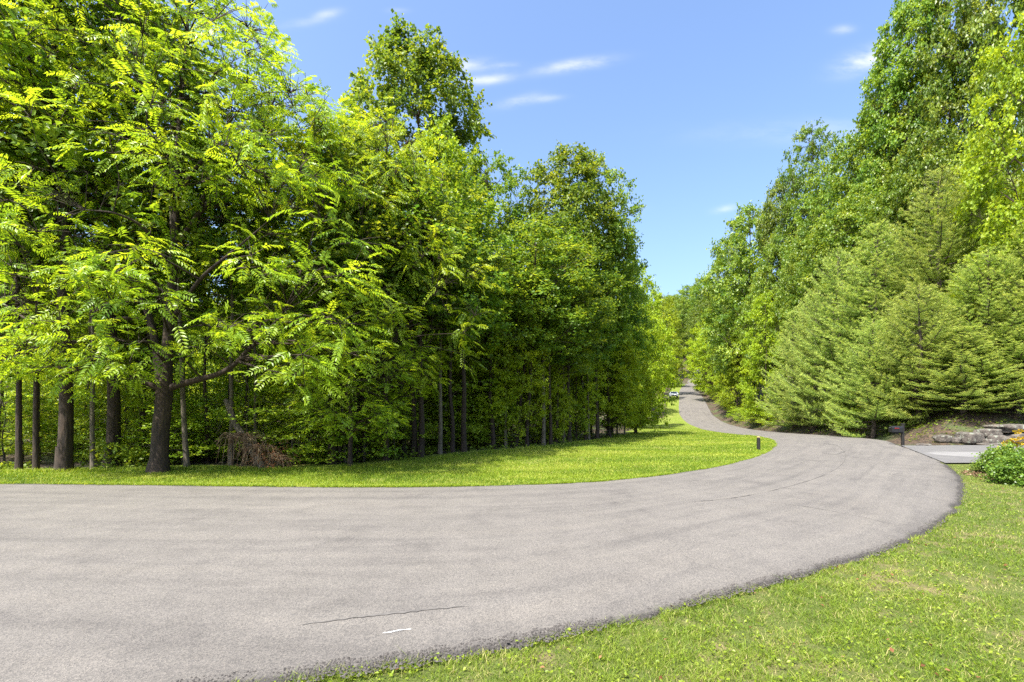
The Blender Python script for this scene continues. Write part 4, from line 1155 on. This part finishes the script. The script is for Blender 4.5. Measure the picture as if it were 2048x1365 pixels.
shrub('green_shrub', 2066, 10.6, .66, .7, .62, 'spreading green shrub cut by the right edge of the photo', M['box'], 260, 26, .05)
shrub('golden_shrub', 2040, 12.9, .45, .4, .98, 'golden-orange leaved plant behind the green shrubs', M['gold'], 30, 14, .08, .55, .16, .5)
# brown bits of mulch under the shrubs
a = rng.uniform(0, 6.28, 2600); q = rng.random(2600) ** .5
mx, my = 12.35 + 1.15 * q * np.cos(a), 11.5 + 1.35 * q * np.sin(a)
leaf_stuff('mulch', 'brown mulch scattered under the green shrubs', np.c_[mx, my, z0(mx, my) + rng.uniform(.0, .035, 2600)], .05, M['dead'], .4, .25)

# ------------------------------------------------------------------ white car far up the road
def car():
    Y = 110.0; x = X_at(1347, Y); zg = z1(x, Y)
    e = empty('parked_car', (x, Y, zg), R(-14)); tag(e, 'white car parked at the grass edge far up the road', 'car')
    # side profile swept across the width, with tumblehome
    prof = [(-2.2, .32), (-2.25, .62), (-2.15, .82), (-1.2, .95), (-.55, 1.38), (.7, 1.42), (1.55, 1.0), (2.15, .92), (2.25, .6), (2.2, .32)]
    n = len(prof); V = []
    for (s, k) in ((-.88, 0), (-.80, 1), (.80, 1), (.88, 0)):
        for (yy, zz) in prof:
            w = s if zz < 1.0 else s * .82
            V.append((w, yy * (1.0 if k else .985), zz + (.02 if k else 0)))
    F = [[j * n + i, j * n + i + 1, (j + 1) * n + i + 1, (j + 1) * n + i] for j in range(3) for i in range(n - 1)] + [[j * n + n - 1, j * n, (j + 1) * n, (j + 1) * n + n - 1] for j in range(3)]
    b = MB(); b.add(V, [F, [list(range(n))[::-1], list(range(3 * n, 4 * n))]]); body = b.build('body', M['car_paint'], e)
    def pane(nm, q):
        m = MB(); q = np.array(q); nn = np.cross(q[1] - q[0], q[2] - q[0]); nn = nn / np.linalg.norm(nn) * .015
        m.add(np.concatenate([q - nn, q + nn]), [[[0, 1, 2, 3], [7, 6, 5, 4]]]); m.build(nm, M['glass'], e)
    pane('windscreen', [(-.66, -1.16, .985), (.66, -1.16, .985), (.58, -.6, 1.36), (-.58, -.6, 1.36)])
    pane('rear_window', [(-.6, 1.5, 1.05), (.6, 1.5, 1.05), (.58, .76, 1.42), (-.58, .76, 1.42)])
    for s in (-1, 1):
        pane('side_window', [(s * .80, -1.0, 1.0), (s * .80, 1.35, 1.0), (s * .73, .65, 1.36), (s * .73, -.5, 1.34)])
        m = MB(); m.box((s * .62, -2.21, .72), (.34, .08, .13), 0, .02); m.build('headlight', M['lamp'], e)
        m = MB(); m.box((s * .66, 2.22, .76), (.28, .06, .14), 0, .02); m.build('tail_light', M['red'], e)
        m = MB(); m.box((s * .98, -.72, 1.0), (.16, .1, .12), 0, .02); m.build('mirror', M['car_paint'], e)
        for yy in (-1.35, 1.35):
            w = MB(); w.tube([(s * .70, yy, .32), (s * .90, yy, .32)], [.32, .32], 18); wh = w.build('wheel', M['tyre'], e)
            r = MB(); r.tube([(s * .895, yy, .32), (s * .915, yy, .32)], [.2, .19], 14); r.build('rim', M['rim'], wh)
    m = MB(); m.box((0, -2.245, .52), (1.0, .05, .16), 0, .02); m.build('grille', M['tyre'], e)
car()
